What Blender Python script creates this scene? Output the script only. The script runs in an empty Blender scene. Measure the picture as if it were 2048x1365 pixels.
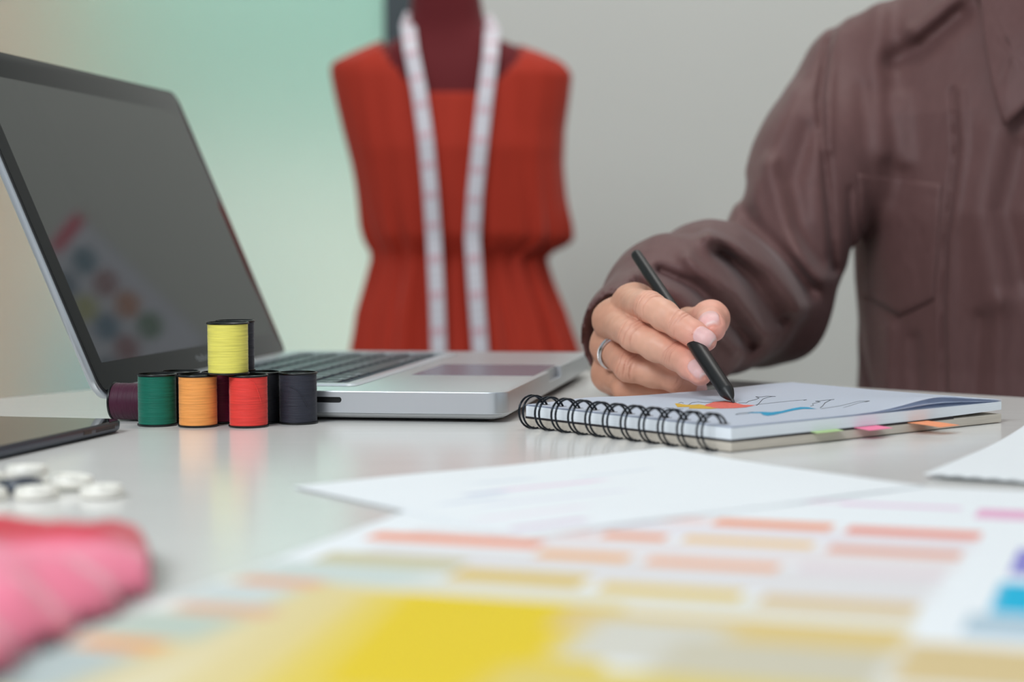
import bpy, bmesh, math, random
import numpy as np
from mathutils import Vector, Matrix

random.seed(7)
scene = bpy.context.scene
COL = scene.collection

# ------------------------------------------------------------------ camera
F_PX, PITCH, ROLL, CAM_H = 3532.13, 0.05552, -0.004619, 0.100706
cam_data = bpy.data.cameras.new('camera')
cam = bpy.data.objects.new('camera', cam_data)
COL.objects.link(cam)
cam_data.sensor_fit = 'HORIZONTAL'
cam_data.sensor_width = 36.0
cam_data.lens = 36.0 * F_PX / 2048.0
cam_data.clip_start = 0.01
cam_data.clip_end = 60
cam.matrix_world = (Matrix.Translation((0, 0, CAM_H)) @ Matrix.Rotation(math.pi / 2 - PITCH, 4, 'X')
                    @ Matrix.Rotation(ROLL, 4, 'Z'))
cam_data.dof.use_dof = True
cam_data.dof.focus_distance = 0.99
cam_data.dof.aperture_fstop = 5.0
scene.camera = cam

# ------------------------------------------------------------------ world, lights, exposure
world = bpy.data.worlds.new('world')
scene.world = world
world.use_nodes = True
wn = world.node_tree.nodes
bg = wn['Background']
bg.inputs['Color'].default_value = (0.82, 0.92, 1.0, 1)
bg.inputs['Strength'].default_value = 0.5


def area(name, loc, target, sx, sy, power, color=(1, 1, 1)):
    ld = bpy.data.lights.new(name, 'AREA')
    ld.shape = 'RECTANGLE'
    ld.size, ld.size_y, ld.energy, ld.color = sx, sy, power, color
    o = bpy.data.objects.new(name, ld)
    COL.objects.link(o)
    o.location = loc
    o.rotation_euler = (Vector(target) - Vector(loc)).to_track_quat('-Z', 'Y').to_euler()
    return o


area('window_light', (-1.0, -0.8, 1.6), (0.0, 1.0, 0.0), 1.0, 0.9, 45, (0.90, 0.96, 1.0))
area('ceiling_light', (0.2, 1.5, 1.9), (0.1, 1.4, 0.0), 0.9, 0.5, 11, (1.0, 0.98, 0.95))
area('wall_fill', (0.9, 2.3, 1.88), (0.9, 3.2, 0.2), 2.4, 0.4, 16, (1.0, 0.99, 0.96))  # added fill lamp that brightens the back wall
area('garden_fill', (-1.2, 4.4, 3.6), (-1.2, 5.0, 0.0), 4.0, 1.6, 230, (1.0, 1.0, 0.98))  # added lamp, lifts the brightness of everything behind the frosted glass

vs = scene.view_settings
vs.view_transform = 'Standard'
vs.look = 'None'
vs.gamma = 1.0
vs.use_curve_mapping = False
vs.exposure = -0.13
scene.cycles.use_denoising = True
scene.cycles.max_bounces = 10
scene.cycles.transmission_bounces = 8
scene.cycles.sample_clamp_indirect = 6.0


# ------------------------------------------------------------------ helpers
def cam_ray(px, py):
    """direction of the sight line through a photo pixel"""
    u, v = px - 1024, py - 682.5
    c, s = math.cos(ROLL), math.sin(ROLL)
    u, v = u * c + v * s, -u * s + v * c
    d = np.array([u / F_PX, 1.0, -v / F_PX])
    t = PITCH
    return np.array([d[0], math.cos(t) + d[2] * math.sin(t), -math.sin(t) + d[2] * math.cos(t)])


def on_z(px, py, z):
    d = cam_ray(px, py)
    k = (z - CAM_H) / d[2]
    return np.array([d[0] * k, d[1] * k, z])


def at(px, py, Y):
    d = cam_ray(px, py)
    k = Y / d[1]
    return np.array([d[0] * k, Y, CAM_H + d[2] * k])


def project(P):
    """photo pixel of world points (n,3)"""
    P = np.asarray(P, float)
    X, Y, Z = P[..., 0], P[..., 1], P[..., 2] - CAM_H
    t = PITCH
    yc = Y * math.cos(t) - Z * math.sin(t)
    zc = Y * math.sin(t) + Z * math.cos(t)
    u, v = F_PX * X / yc, -F_PX * zc / yc
    c, s = math.cos(ROLL), math.sin(ROLL)
    return 1024 + u * c - v * s, 682.5 + u * s + v * c


def lin(r, g, b):
    f = lambda c: (c / 255 / 12.92) if c / 255 <= 0.04045 else ((c / 255 + 0.055) / 1.055) ** 2.4
    return (f(r), f(g), f(b), 1.0)


def mat(name, color=(200, 200, 200), rough=0.5, metal=0.0, spec=0.5, coat=0.0, coat_rough=0.05, noise=None,
        bump=None, attr=None, sss=0.0, sheen=0.0, trans=0.0, ior=1.5, emit=None, mix2=None, raw=None):
    m = bpy.data.materials.new(name)
    m.use_nodes = True
    nt = m.node_tree
    b = nt.nodes['Principled BSDF']
    b.inputs['Base Color'].default_value = raw if raw else lin(*color)
    b.inputs['Roughness'].default_value = rough
    b.inputs['Metallic'].default_value = metal
    b.inputs['Specular IOR Level'].default_value = spec
    b.inputs['Coat Weight'].default_value = coat
    b.inputs['Coat Roughness'].default_value = coat_rough
    b.inputs['IOR'].default_value = ior
    b.inputs['Transmission Weight'].default_value = trans
    if sheen:
        b.inputs['Sheen Weight'].default_value = sheen
        b.inputs['Sheen Roughness'].default_value = 0.4
    if sss:
        b.inputs['Subsurface Weight'].default_value = sss
        b.inputs['Subsurface Radius'].default_value = (0.006, 0.0025, 0.0015)
        b.inputs['Subsurface Scale'].default_value = 1.0
    if emit:
        b.inputs['Emission Color'].default_value = lin(*emit[0])
        b.inputs['Emission Strength'].default_value = emit[1]
    col_socket = None
    if attr:
        a = nt.nodes.new('ShaderNodeAttribute')
        a.attribute_name = attr
        col_socket = a.outputs['Color']
    tc = nt.nodes.new('ShaderNodeTexCoord')
    if noise:   # (scale xyz, contrast amount)
        mp = nt.nodes.new('ShaderNodeMapping')
        mp.inputs['Scale'].default_value = noise[0]
        nt.links.new(tc.outputs['Object'], mp.inputs['Vector'])
        nz = nt.nodes.new('ShaderNodeTexNoise')
        nz.inputs['Scale'].default_value = 1.0
        nz.inputs['Detail'].default_value = 4
        nt.links.new(mp.outputs['Vector'], nz.inputs['Vector'])
        mr = nt.nodes.new('ShaderNodeMapRange')
        mr.inputs['From Min'].default_value = 0.3
        mr.inputs['From Max'].default_value = 0.7
        mr.inputs['To Min'].default_value = 1 - noise[1]
        mr.inputs['To Max'].default_value = 1 + noise[1]
        nt.links.new(nz.outputs['Fac'], mr.inputs['Value'])
        mx = nt.nodes.new('ShaderNodeVectorMath')
        mx.operation = 'SCALE'
        if col_socket:
            nt.links.new(col_socket, mx.inputs[0])
        else:
            mx.inputs[0].default_value = (raw if raw else lin(*color))[:3]
        nt.links.new(mr.outputs['Result'], mx.inputs['Scale'])
        col_socket = mx.outputs['Vector']
    if col_socket:
        nt.links.new(col_socket, b.inputs['Base Color'])
    if bump:    # (scale xyz, strength, distance)
        mp2 = nt.nodes.new('ShaderNodeMapping')
        mp2.inputs['Scale'].default_value = bump[0]
        nt.links.new(tc.outputs['Object'], mp2.inputs['Vector'])
        nz2 = nt.nodes.new('ShaderNodeTexNoise')
        nz2.inputs['Scale'].default_value = 1.0
        nz2.inputs['Detail'].default_value = 3
        nt.links.new(mp2.outputs['Vector'], nz2.inputs['Vector'])
        bp = nt.nodes.new('ShaderNodeBump')
        bp.inputs['Strength'].default_value = bump[1]
        bp.inputs['Distance'].default_value = bump[2]
        nt.links.new(nz2.outputs['Fac'], bp.inputs['Height'])
        nt.links.new(bp.outputs['Normal'], b.inputs['Normal'])
    return m


def mesh_obj(name, verts, faces, m=None, parent=None, smooth=False, mats=None, fmat=None):
    me = bpy.data.meshes.new(name)
    me.from_pydata([tuple(map(float, v)) for v in verts], [], [tuple(int(i) for i in f) for f in faces])
    for mm in (mats or ([m] if m else [])):
        me.materials.append(mm)
    if fmat is not None:
        me.polygons.foreach_set('material_index', np.asarray(fmat, dtype=np.int32))
    if smooth:
        me.polygons.foreach_set('use_smooth', np.ones(len(me.polygons), dtype=bool))
    me.update()
    o = bpy.data.objects.new(name, me)
    COL.objects.link(o)
    if parent:
        o.parent = parent
    return o


def color_attr(o, cols):
    """per-vertex linear colours"""
    a = o.data.color_attributes.new('Col', 'FLOAT_COLOR', 'POINT')
    c = np.ones((len(o.data.vertices), 4), dtype=np.float32)
    c[:, :3] = cols
    a.data.foreach_set('color', c.ravel())


def face_color_attr(o, cols):
    """per-face linear colours"""
    me = o.data
    a = me.color_attributes.new('Col', 'FLOAT_COLOR', 'CORNER')
    tot = np.zeros(len(me.polygons), dtype=np.int32)
    me.polygons.foreach_get('loop_total', tot)
    c = np.ones((len(me.polygons), 4), dtype=np.float32)
    c[:, :3] = cols
    a.data.foreach_set('color', np.repeat(c, tot, axis=0).ravel())


def empty(name, loc=(0, 0, 0), rz=0.0):
    o = bpy.data.objects.new(name, None)
    o.empty_display_size = 0.02
    COL.objects.link(o)
    o.location = loc
    o.rotation_euler = (0, 0, rz)
    return o


def tag(o, label, cat, group=None):
    o['label'] = label
    o['category'] = cat
    if group:
        o['group'] = group
    return o


def struct(o):
    o['kind'] = 'structure'
    return o


class MB:
    """collects shapes and links them as one mesh"""

    def __init__(s):
        s.v, s.f, s.m = [], [], []

    def add(s, v, f, m=0):
        n = len(s.v)
        s.v += [tuple(p) for p in v]
        s.f += [tuple(i + n for i in q) for q in f]
        s.m += [m] * len(f)
        return s

    def box(s, x0, x1, y0, y1, z0, z1, m=0):
        v = [(x, y, z) for z in (z0, z1) for y in (y0, y1) for x in (x0, x1)]
        f = [(0, 2, 3, 1), (4, 5, 7, 6), (0, 1, 5, 4), (2, 6, 7, 3), (0, 4, 6, 2), (1, 3, 7, 5)]
        return s.add(v, f, m)

    def loops(s, loops, cap0=True, cap1=True, m=0):
        """stacked closed loops of equal length"""
        n = len(loops[0])
        v = [p for l in loops for p in l]
        f = []
        for k in range(len(loops) - 1):
            for i in range(n):
                j = (i + 1) % n
                f.append((k * n + i, k * n + j, (k + 1) * n + j, (k + 1) * n + i))
        if cap0:
            f.append(tuple(reversed(range(n))))
        if cap1:
            f.append(tuple((len(loops) - 1) * n + i for i in range(n)))
        return s.add(v, f, m)

    def lathe(s, prof, n=48, m=0, c=(0, 0, 0), cap0=True, cap1=True):
        L = [[(c[0] + r * math.cos(2 * math.pi * i / n), c[1] + r * math.sin(2 * math.pi * i / n), c[2] + z)
              for i in range(n)] for r, z in prof]
        return s.loops(L, cap0, cap1, m)

    def tube(s, pts, r, n=8, m=0, closed=False):
        P = [Vector(p) for p in pts]
        rs = r if hasattr(r, '__len__') else [r] * len(P)
        L = []
        up = None
        for i, p in enumerate(P):
            a = P[i - 1] if (i > 0 or closed) else p
            b = P[(i + 1) % len(P)] if (i < len(P) - 1 or closed) else p
            t = (b - a).normalized()
            if up is None:
                up = t.orthogonal().normalized()
            up = (up - t * up.dot(t)).normalized()
            w = t.cross(up)
            L.append([tuple(p + (up * math.cos(2 * math.pi * k / n) + w * math.sin(2 * math.pi * k / n)) * rs[i])
                      for k in range(n)])
        if closed:
            L.append(L[0])
        return s.loops(L, not closed, not closed, m)

    def build(s, name, mats, parent=None, smooth=False):
        mats = mats if isinstance(mats, (list, tuple)) else [mats]
        o = mesh_obj(name, s.v, s.f, parent=parent, mats=mats, fmat=s.m, smooth=smooth)
        bm = bmesh.new()
        bm.from_mesh(o.data)
        bmesh.ops.recalc_face_normals(bm, faces=bm.faces)
        bm.to_mesh(o.data)
        bm.free()
        return o


def smooth_by_angle(o, ang=35):
    me = o.data
    me.polygons.foreach_set('use_smooth', np.ones(len(me.polygons), dtype=bool))
    bm = bmesh.new()
    bm.from_mesh(me)
    for e in bm.edges:
        if len(e.link_faces) == 2 and e.calc_face_angle(0) > math.radians(ang):
            e.smooth = False
    bm.to_mesh(me)
    bm.free()


def bevel(o, w, seg=3, ang=30):
    b = o.modifiers.new('bevel', 'BEVEL')
    b.width, b.segments, b.limit_method, b.angle_limit = w, seg, 'ANGLE', math.radians(ang)
    b.harden_normals = False
    return o


def rrect(x0, x1, y0, y1, r, z, n=6):
    out = []
    for cx, cy, a0 in ((x1 - r, y1 - r, 0), (x0 + r, y1 - r, 90), (x0 + r, y0 + r, 180), (x1 - r, y0 + r, 270)):
        for k in range(n + 1):
            a = math.radians(a0 + 90 * k / n)
            out.append((cx + r * math.cos(a), cy + r * math.sin(a), z))
    return out


def rslab(mb, x0, x1, y0, y1, r, prof, m=0, n=6):
    """rounded-rectangle slab; prof = list of (inset, z)"""
    L = [rrect(x0 + i, x1 - i, y0 + i, y1 - i, max(r - i, 0.0002), z, n) for i, z in prof]
    return mb.loops(L, m=m)


def text_geo(s, size, offset=0.0):
    cu = bpy.data.curves.new('lettering', 'FONT')
    cu.body = s
    cu.size = size
    cu.resolution_u = 2
    cu.offset = offset
    o = bpy.data.objects.new('lettering', cu)
    me = bpy.data.meshes.new_from_object(o)
    v = [tuple(p.co) for p in me.vertices]
    f = [tuple(p.vertices) for p in me.polygons]
    bpy.data.meshes.remove(me)
    bpy.data.objects.remove(o)
    bpy.data.curves.remove(cu)
    return v, f


# ---- smooth value noise
_rng = np.random.RandomState(3)
_tab = _rng.rand(4096).astype(np.float32)


def vnoise(p):
    p = np.asarray(p, np.float32)
    i = np.floor(p).astype(np.int64)
    f = p - i
    f = f * f * (3 - 2 * f)

    def h(a, b, c):
        return _tab[(a * 73856093 ^ b * 19349663 ^ c * 83492791) & 4095]
    r = 0
    for dx in (0, 1):
        for dy in (0, 1):
            for dz in (0, 1):
                w = (f[:, 0] if dx else 1 - f[:, 0]) * (f[:, 1] if dy else 1 - f[:, 1]) * (f[:, 2] if dz else 1 - f[:, 2])
                r = r + w * h(i[:, 0] + dx, i[:, 1] + dy, i[:, 2] + dz)
    return r * 2 - 1


# ---- iso-surface extraction (surface nets) for organic bodies and cloth
def surface_nets(f, lo, hi, h, k=4, band=2.2):
    lo = np.asarray(lo, float)
    dims = (np.ceil((np.asarray(hi, float) - lo) / h / k).astype(int)) * k
    cd = dims // k
    g = [lo[a] + (np.arange(cd[a]) + 0.5) * h * k for a in range(3)]
    G = np.stack(np.meshgrid(*g, indexing='ij'), -1).reshape(-1, 3)
    cv = np.empty(len(G), np.float32)
    for s in range(0, len(G), 400000):
        cv[s:s + 400000] = f(G[s:s + 400000])
    cv = cv.reshape(cd)
    near = np.abs(cv) < h * k * band
    full = np.repeat(np.repeat(np.repeat(np.where(cv < 0, -1.0, 1.0).astype(np.float32), k, 0), k, 1), k, 2)
    mask = np.repeat(np.repeat(np.repeat(near, k, 0), k, 1), k, 2)
    idx = np.argwhere(mask)
    vals = np.empty(len(idx), np.float32)
    for s in range(0, len(idx), 400000):
        vals[s:s + 400000] = f(lo + idx[s:s + 400000] * h)
    full[mask] = vals
    V = full
    ins = V < 0
    nx, ny, nz = V.shape
    cnt = np.zeros((nx - 1, ny - 1, nz - 1), np.int8)
    for dx in (0, 1):
        for dy in (0, 1):
            for dz in (0, 1):
                cnt += ins[dx:nx - 1 + dx, dy:ny - 1 + dy, dz:nz - 1 + dz]
    act = (cnt > 0) & (cnt < 8)
    cells = np.argwhere(act)
    vid = -np.ones(act.shape, np.int64)
    vid[act] = np.arange(len(cells))
    acc = np.zeros((len(cells), 3))
    num = np.zeros(len(cells))
    cor = [np.array(c) for c in ((0, 0, 0), (1, 0, 0), (0, 1, 0), (0, 0, 1), (1, 1, 0), (1, 0, 1), (0, 1, 1), (1, 1, 1))]
    for a in cor:
        for ax in range(3):
            if a[ax] == 1:
                continue
            b = a.copy()
            b[ax] = 1
            ca, cb = cells + a, cells + b
            va, vb = V[ca[:, 0], ca[:, 1], ca[:, 2]], V[cb[:, 0], cb[:, 1], cb[:, 2]]
            cr = (va < 0) != (vb < 0)
            t = np.where(cr, va / np.where(va == vb, 1, va - vb), 0)
            P = a[None, :] + t[:, None] * (b - a)[None, :]
            acc[cr] += P[cr]
            num[cr] += 1
    verts = lo + (cells + acc / np.maximum(num, 1)[:, None]) * h
    faces = []
    for ax in range(3):
        sl0 = [slice(None)] * 3
        sl1 = [slice(None)] * 3
        sl0[ax], sl1[ax] = slice(0, -1), slice(1, None)
        A, B = ins[tuple(sl0)], ins[tuple(sl1)]
        e = np.argwhere(A != B)
        o1, o2 = [(1, 2), (2, 0), (0, 1)][ax]
        ok = (e[:, o1] > 0) & (e[:, o2] > 0) & (e[:, o1] < V.shape[o1] - 1) & (e[:, o2] < V.shape[o2] - 1)
        e = e[ok]
        d1 = np.zeros(3, int)
        d1[o1] = 1
        d2 = np.zeros(3, int)
        d2[o2] = 1
        q = [vid[tuple((e - x).T)] for x in (np.zeros(3, int), d1, d1 + d2, d2)]
        Q = np.stack(q, 1)
        fl = A[tuple(e.T)]
        Q = np.where(fl[:, None], Q, Q[:, ::-1])
        faces.append(Q)
    faces = np.concatenate(faces)
    faces = faces[(faces >= 0).all(1)]
    # settle the vertices onto the surface
    for _ in range(2):
        d = f(verts)
        gr = np.zeros_like(verts)
        for a in range(3):
            s = np.zeros(3)
            s[a] = h * 0.4
            gr[:, a] = (f(verts + s) - f(verts - s)) / (h * 0.8)
        n2 = np.maximum((gr ** 2).sum(1), 0.3)
        st = np.clip(d / n2, -h * 0.5, h * 0.5)
        verts = verts - gr * st[:, None]
    return verts, faces


def net_obj(name, V, Fc, m, parent=None):
    me = bpy.data.meshes.new(name)
    me.vertices.add(len(V))
    me.vertices.foreach_set('co', np.asarray(V, np.float32).ravel())
    me.loops.add(len(Fc) * 4)
    me.loops.foreach_set('vertex_index', np.asarray(Fc, np.int32).ravel())
    me.polygons.add(len(Fc))
    me.polygons.foreach_set('loop_start', np.arange(len(Fc), dtype=np.int32) * 4)
    me.polygons.foreach_set('use_smooth', np.ones(len(Fc), dtype=bool))
    me.update(calc_edges=True)
    me.validate()
    for mm in (m if isinstance(m, (list, tuple)) else [m]):
        me.materials.append(mm)
    o = bpy.data.objects.new(name, me)
    COL.objects.link(o)
    if parent:
        o.parent = parent
    return o


def cone(p, a, b, ra, rb):
    a, b = np.asarray(a, float), np.asarray(b, float)
    ba = b - a
    t = np.clip(((p - a) @ ba) / (ba @ ba), 0, 1)
    return np.sqrt(((p - a - t[:, None] * ba) ** 2).sum(1)) - (ra + (rb - ra) * t)


def smin(a, b, k):
    h = np.clip(0.5 + 0.5 * (b - a) / k, 0, 1)
    return b + (a - b) * h - k * h * (1 - h)


def chain(p, pts, rad, k):
    d = None
    for i in range(len(pts) - 1):
        c = cone(p, pts[i], pts[i + 1], rad[i], rad[i + 1])
        d = c if d is None else smin(d, c, k)
    return d


# ================================================================== THE SETTING
M_wall = mat('painted_grey_wall', (214, 214, 208), 0.9, noise=((1.2, 1.2, 1.2), 0.015))
M_floor = mat('grey_floor', (120, 116, 110), 0.5, noise=((2, 2, 2), 0.1))
M_ceil = mat('white_ceiling', (190, 190, 188), 0.9)
M_frame = mat('dark_green_metal', (26, 44, 50), 0.4)
M_frost = mat('frosted_glass', raw=(0.93, 0.97, 0.95, 1), rough=0.55, trans=1.0, ior=1.33, spec=0.2)
M_grass = mat('lawn', (150, 175, 130), 0.95, noise=((3, 3, 3), 0.15))
M_hedge = mat('hedge', (134, 180, 166), 0.95, noise=((4, 4, 4), 0.25))
M_pave = mat('pale_paving', (232, 232, 218), 0.9, noise=((2, 2, 2), 0.05))
M_bark = mat('brown_wall', (196, 156, 132), 0.9, noise=((3, 3, 3), 0.1))

WY = 3.2
POST0, POST1 = -0.226, -0.168
struct(MB().box(POST1, 2.6, WY, WY + 0.12, -0.75, 1.95).build('wall_back', M_wall))
struct(MB().box(2.6, 2.72, 0.6, WY + 0.12, -0.75, 1.95).build('wall_right', M_wall))
struct(MB().box(-3.0, 2.72, -2.6, WY + 0.12, -0.82, -0.75).build('floor', M_floor))
struct(MB().box(-3.0, 2.72, 0.9, WY + 0.12, 1.95, 2.02).build('ceiling', M_ceil))
w = MB().box(-3.0, POST0, WY + 0.03, WY + 0.038, -0.75, 1.95).build('window_1', M_frost)
struct(w)
t = MB().box(POST0, POST1, WY - 0.02, WY + 0.12, -0.75, 1.95).build('trim_1', M_frame)
struct(t)
struct(MB().box(-9, 9, WY + 0.2, 14, -0.86, -0.8).build('floor_outside', M_pave))


# ---- things beyond the frosted glass
def hedge(x0, x1, y, h, label):
    nx, nz = 50, 26
    V, Fc = [], []
    pr = []
    for j in range(nz):
        for i in range(nx):
            a = i / (nx - 1)
            b = j / (nz - 1)
            x = x0 + (x1 - x0) * a
            z = -0.8 + h * b
            pr.append((x * 4, z * 4, 1.3))
            V.append([x, y - 0.25 * math.sin(math.pi * min(1, b * 1.0)) ** 0.5, z])
    nn = vnoise(np.array(pr)) * 0.12
    for k, v in enumerate(V):
        v[1] += nn[k]
        v[2] += abs(nn[k]) * 0.5 * (k // nx) / nz
    for j in range(nz - 1):
        for i in range(nx - 1):
            Fc.append((j * nx + i, j * nx + i + 1, (j + 1) * nx + i + 1, (j + 1) * nx + i))
    nb = len(V)
    V2 = [[v[0], y + 0.6, v[2]] for v in V]
    F2 = [tuple(i + nb for i in reversed(q)) for q in Fc]
    Fs = []
    for i in range(nx - 1):
        top = (nz - 1) * nx
        Fs.append((top + i, top + i + 1, top + i + 1 + nb, top + i + nb))
    for j in range(nz - 1):
        Fs.append((j * nx, (j + 1) * nx, (j + 1) * nx + nb, j * nx + nb))
        r = nx - 1
        Fs.append((j * nx + r, j * nx + r + nb, (j + 1) * nx + r + nb, (j + 1) * nx + r))
    o = mesh_obj('hedge', V + V2, Fc + F2 + Fs, M_hedge, smooth=True)
    tag(o, label, 'hedge')


hedge(-4.5, 1.5, 6.0, 4.2, 'tall green hedge blurred behind the frosted glass')
M_cream = mat('cream_render', (236, 240, 232), 0.9, noise=((2, 2, 2), 0.04))
o = MB().box(-1.25, 0.9, 4.9, 5.1, -0.8, 0.34).build('garden_wall', M_cream)
bevel(o, 0.01)
tag(o, 'low cream garden wall blurred behind the frosted glass', 'garden wall')
o = MB().box(-2.4, -1.17, 4.5, 4.7, -0.8, 2.6).build('brown_panel', M_bark)
bevel(o, 0.01)
tag(o, 'beige brown panel outside at the far left behind the glass', 'panel')
o = MB().box(-1.15, -0.80, 4.35, 4.6, -0.8, -0.06).build('planter_box', mat('teal_planter', (96, 168, 180), 0.7))
bevel(o, 0.01)
tag(o, 'teal planter box outside, seen through the glass left of the laptop', 'planter')

# ================================================================== THE TABLE
M_table = mat('pale_wood_laminate', (230, 228, 224), 0.19, noise=((14, 260, 14), 0.025), bump=((20, 420, 20), 0.25, 0.0003),
              spec=0.5)
M_steel = mat('grey_steel', (120, 122, 124), 0.35, 0.8)
tl = empty('table', (-0.1001, 1.520, -0.75))
tag(tl, 'pale wood-grained studio table that carries the laptop and papers', 'table')
dl = np.array([-0.0456, -0.0692]) / math.hypot(0.0456, 0.0692)
dr = np.array([0.0881, -0.0796]) / math.hypot(0.0881, 0.0796)
c0 = np.array([0.0, 0.0])
quad = [c0, c0 + dl * 1.9, c0 + dl * 1.9 + dr * 1.9, c0 + dr * 1.9]
mb = MB()
mb.loops([[(q[0], q[1], z) for q in quad] for z in (0.725, 0.75)])
top = bevel(mb.build('table_top', M_table, tl), 0.0015, 2)
for k in range(4):
    q = np.mean(quad, 0) * 0.1 + quad[k] * 0.9
    leg = MB().box(q[0] - 0.025, q[0] + 0.025, q[1] - 0.025, q[1] + 0.025, 0.0, 0.725)
    bevel(leg.build('leg', M_steel, tl), 0.003)

# ================================================================== LAPTOP
M_alu = mat('brushed_aluminium', (205, 208, 212), 0.34, 0.85, bump=((900, 900, 900), 0.05, 0.0001))
M_alu2 = mat('aluminium_underside', (196, 197, 198), 0.42, 0.7)
M_keywell = mat('keyboard_deck', (52, 62, 72), 0.6, spec=0.3)
M_key = mat('keycap', (44, 54, 66), 0.4, coat=0.15, coat_rough=0.4)
M_legend = mat('key_legend', (205, 215, 222), 0.6)
M_cover = mat('silicone_cover', (222, 230, 234), 0.25, trans=0.35, spec=0.6)
M_pad = mat('trackpad_glass', (132, 138, 152), 0.26, 0.3)
M_black = mat('black_plastic', (14, 14, 16), 0.35)
M_gasket = mat('rubber_gasket', (16, 18, 20), 0.6)
M_glass = mat('screen_glass_border', (6, 14, 20), 0.03, spec=0.2)
M_panel = mat('dark_display', (62, 66, 64), 0.04, spec=0.30)
M_bez_text = mat('bezel_lettering', (150, 156, 158), 0.5)

YAW = -0.171654
lap = empty('laptop', (-0.248487, 1.023296, 0), YAW)
tag(lap, 'open silver laptop with dark screen behind the thread spools', 'laptop')
LD, LW = 0.249, 0.364
mb = MB()
rslab(mb, 0.0125, LD, 0, LW, 0.011, [(0.0002, 0.0049), (0, 0.0053), (0, 0.0168), (0.0003, 0.0173), (0.0008, 0.0175)], n=8)
base = mb.build('base', M_alu, lap)
# thumb notch cut into the front edge, card slot cut into the side
cut = MB()
cut.loops([[(LD + 0.01, y_, z_), (LD - 0.0035, y_, z_), (LD - 0.0035, y_, 0.03), (LD + 0.01, y_, 0.03)] for y_, z_ in ((0.160, 0.0105), (0.212, 0.0105))])
pill = []
for y_ in (-0.01, 0.012):
    lp = []
    for k in range(16):
        a = 2 * math.pi * k / 16 + 0.01
        lp.append(((0.1523 if math.cos(a) > 0 else 0.1297) + 0.0017 * math.cos(a), y_, 0.01235 + 0.0017 * math.sin(a)))
    pill.append(lp)
cut.loops(pill)
cutter = cut.build('cutter', M_black)
bo = base.modifiers.new('cut', 'BOOLEAN')
bo.object = cutter
bo.operation = 'DIFFERENCE'
bo.solver = 'EXACT'
cutter.parent = lap
bpy.context.view_layer.update()
dg = bpy.context.evaluated_depsgraph_get()
newme = bpy.data.meshes.new_from_object(base.evaluated_get(dg))
base.modifiers.clear()
base.data = newme
bpy.data.objects.remove(cutter)
smooth_by_angle(base, 25)
MB().box(0.1285, 0.1535, 0.0022, 0.010, 0.0107, 0.0140).build('card_slot', M_black, lap)
mb = MB()
rslab(mb, 0.0125, LD, 0, LW, 0.011, [(0.014, 0.0012), (0.009, 0.0014), (0.004, 0.0024), (0.0012, 0.0038), (0.0005, 0.0047)], n=8)
bc = mb.build('bottom_cover', M_alu2, lap)
smooth_by_angle(bc, 40)
for fx, fy in ((0.02, 0.02), (0.229, 0.02), (0.02, 0.344), (0.229, 0.344)):
    MB().lathe([(0.007, 0), (0.007, 0.0014)], 24, c=(fx, fy, 0)).build('rubber_foot', M_gasket, lap)
# keyboard deck
KX0, KX1, KY0, KY1 = 0.036, 0.1475, 0.042, 0.322
mb = MB()
rslab(mb, KX0, KX1, KY0, KY1, 0.003, [(0, 0.01752), (0, 0.01765)])
mb.build('keyboard_deck', M_keywell, lap)
rows = [
    ['esc', 'F1', 'F2', 'F3', 'F4', 'F5', 'F6', 'F7', 'F8', 'F9', 'F10', 'F11', 'F12', ''],
    ['`', '1', '2', '3', '4', '5', '6', '7', '8', '9', '0', '-', '=', 'delete'],
    ['tab', 'Q', 'W', 'E', 'R', 'T', 'Y', 'U', 'I', 'O', 'P', '[', ']', '\\'],
    ['caps lock', 'A', 'S', 'D', 'F', 'G', 'H', 'J', 'K', 'L', ';', "'", 'return'],
    ['shift', 'Z', 'X', 'C', 'V', 'B', 'N', 'M', ',', '.', '/', 'shift'],
    ['fn', 'control', 'option', 'command', '', 'command', 'option', '<', 'v', '>']]
wid = [[1] * 14, [1] * 13 + [1.5], [1.5] + [1] * 13, [1.75] + [1] * 11 + [1.75], [2.25] + [1] * 10 + [2.25],
       [1, 1, 1, 1.25, 5, 1.25, 1, 1, 1, 1]]
x = KX0 + 0.002
for ri, row in enumerate(rows):
    kd = 0.0095 if ri == 0 else 0.0160
    unit = (KY1 - KY0 - 0.004) / sum(wid[ri])
    y = KY0 + 0.002
    for ci, lab in enumerate(row):
        wk = unit * wid[ri][ci]
        kb = MB()
        x0, x1, y0, y1 = x, x + kd - 0.0003, y + 0.0014, y + wk - 0.0014
        rslab(kb, x0, x1 - 0.0022, y0, y1, 0.0018, [(0, 0.0177), (0, 0.0184), (0.0004, 0.0187)], n=3)
        if lab:
            sz = 0.0030 if len(lab) > 2 else 0.0052
            tv, tf = text_geo(lab, sz, 0.00008)
            kb.add([(x1 - 0.0052 - p[1], y0 + 0.0022 + p[0], 0.01874) for p in tv], tf, 1)
        kb.build('key', [M_key, M_legend], lap)
        y += wk
    x += kd + 0.0026
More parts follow.
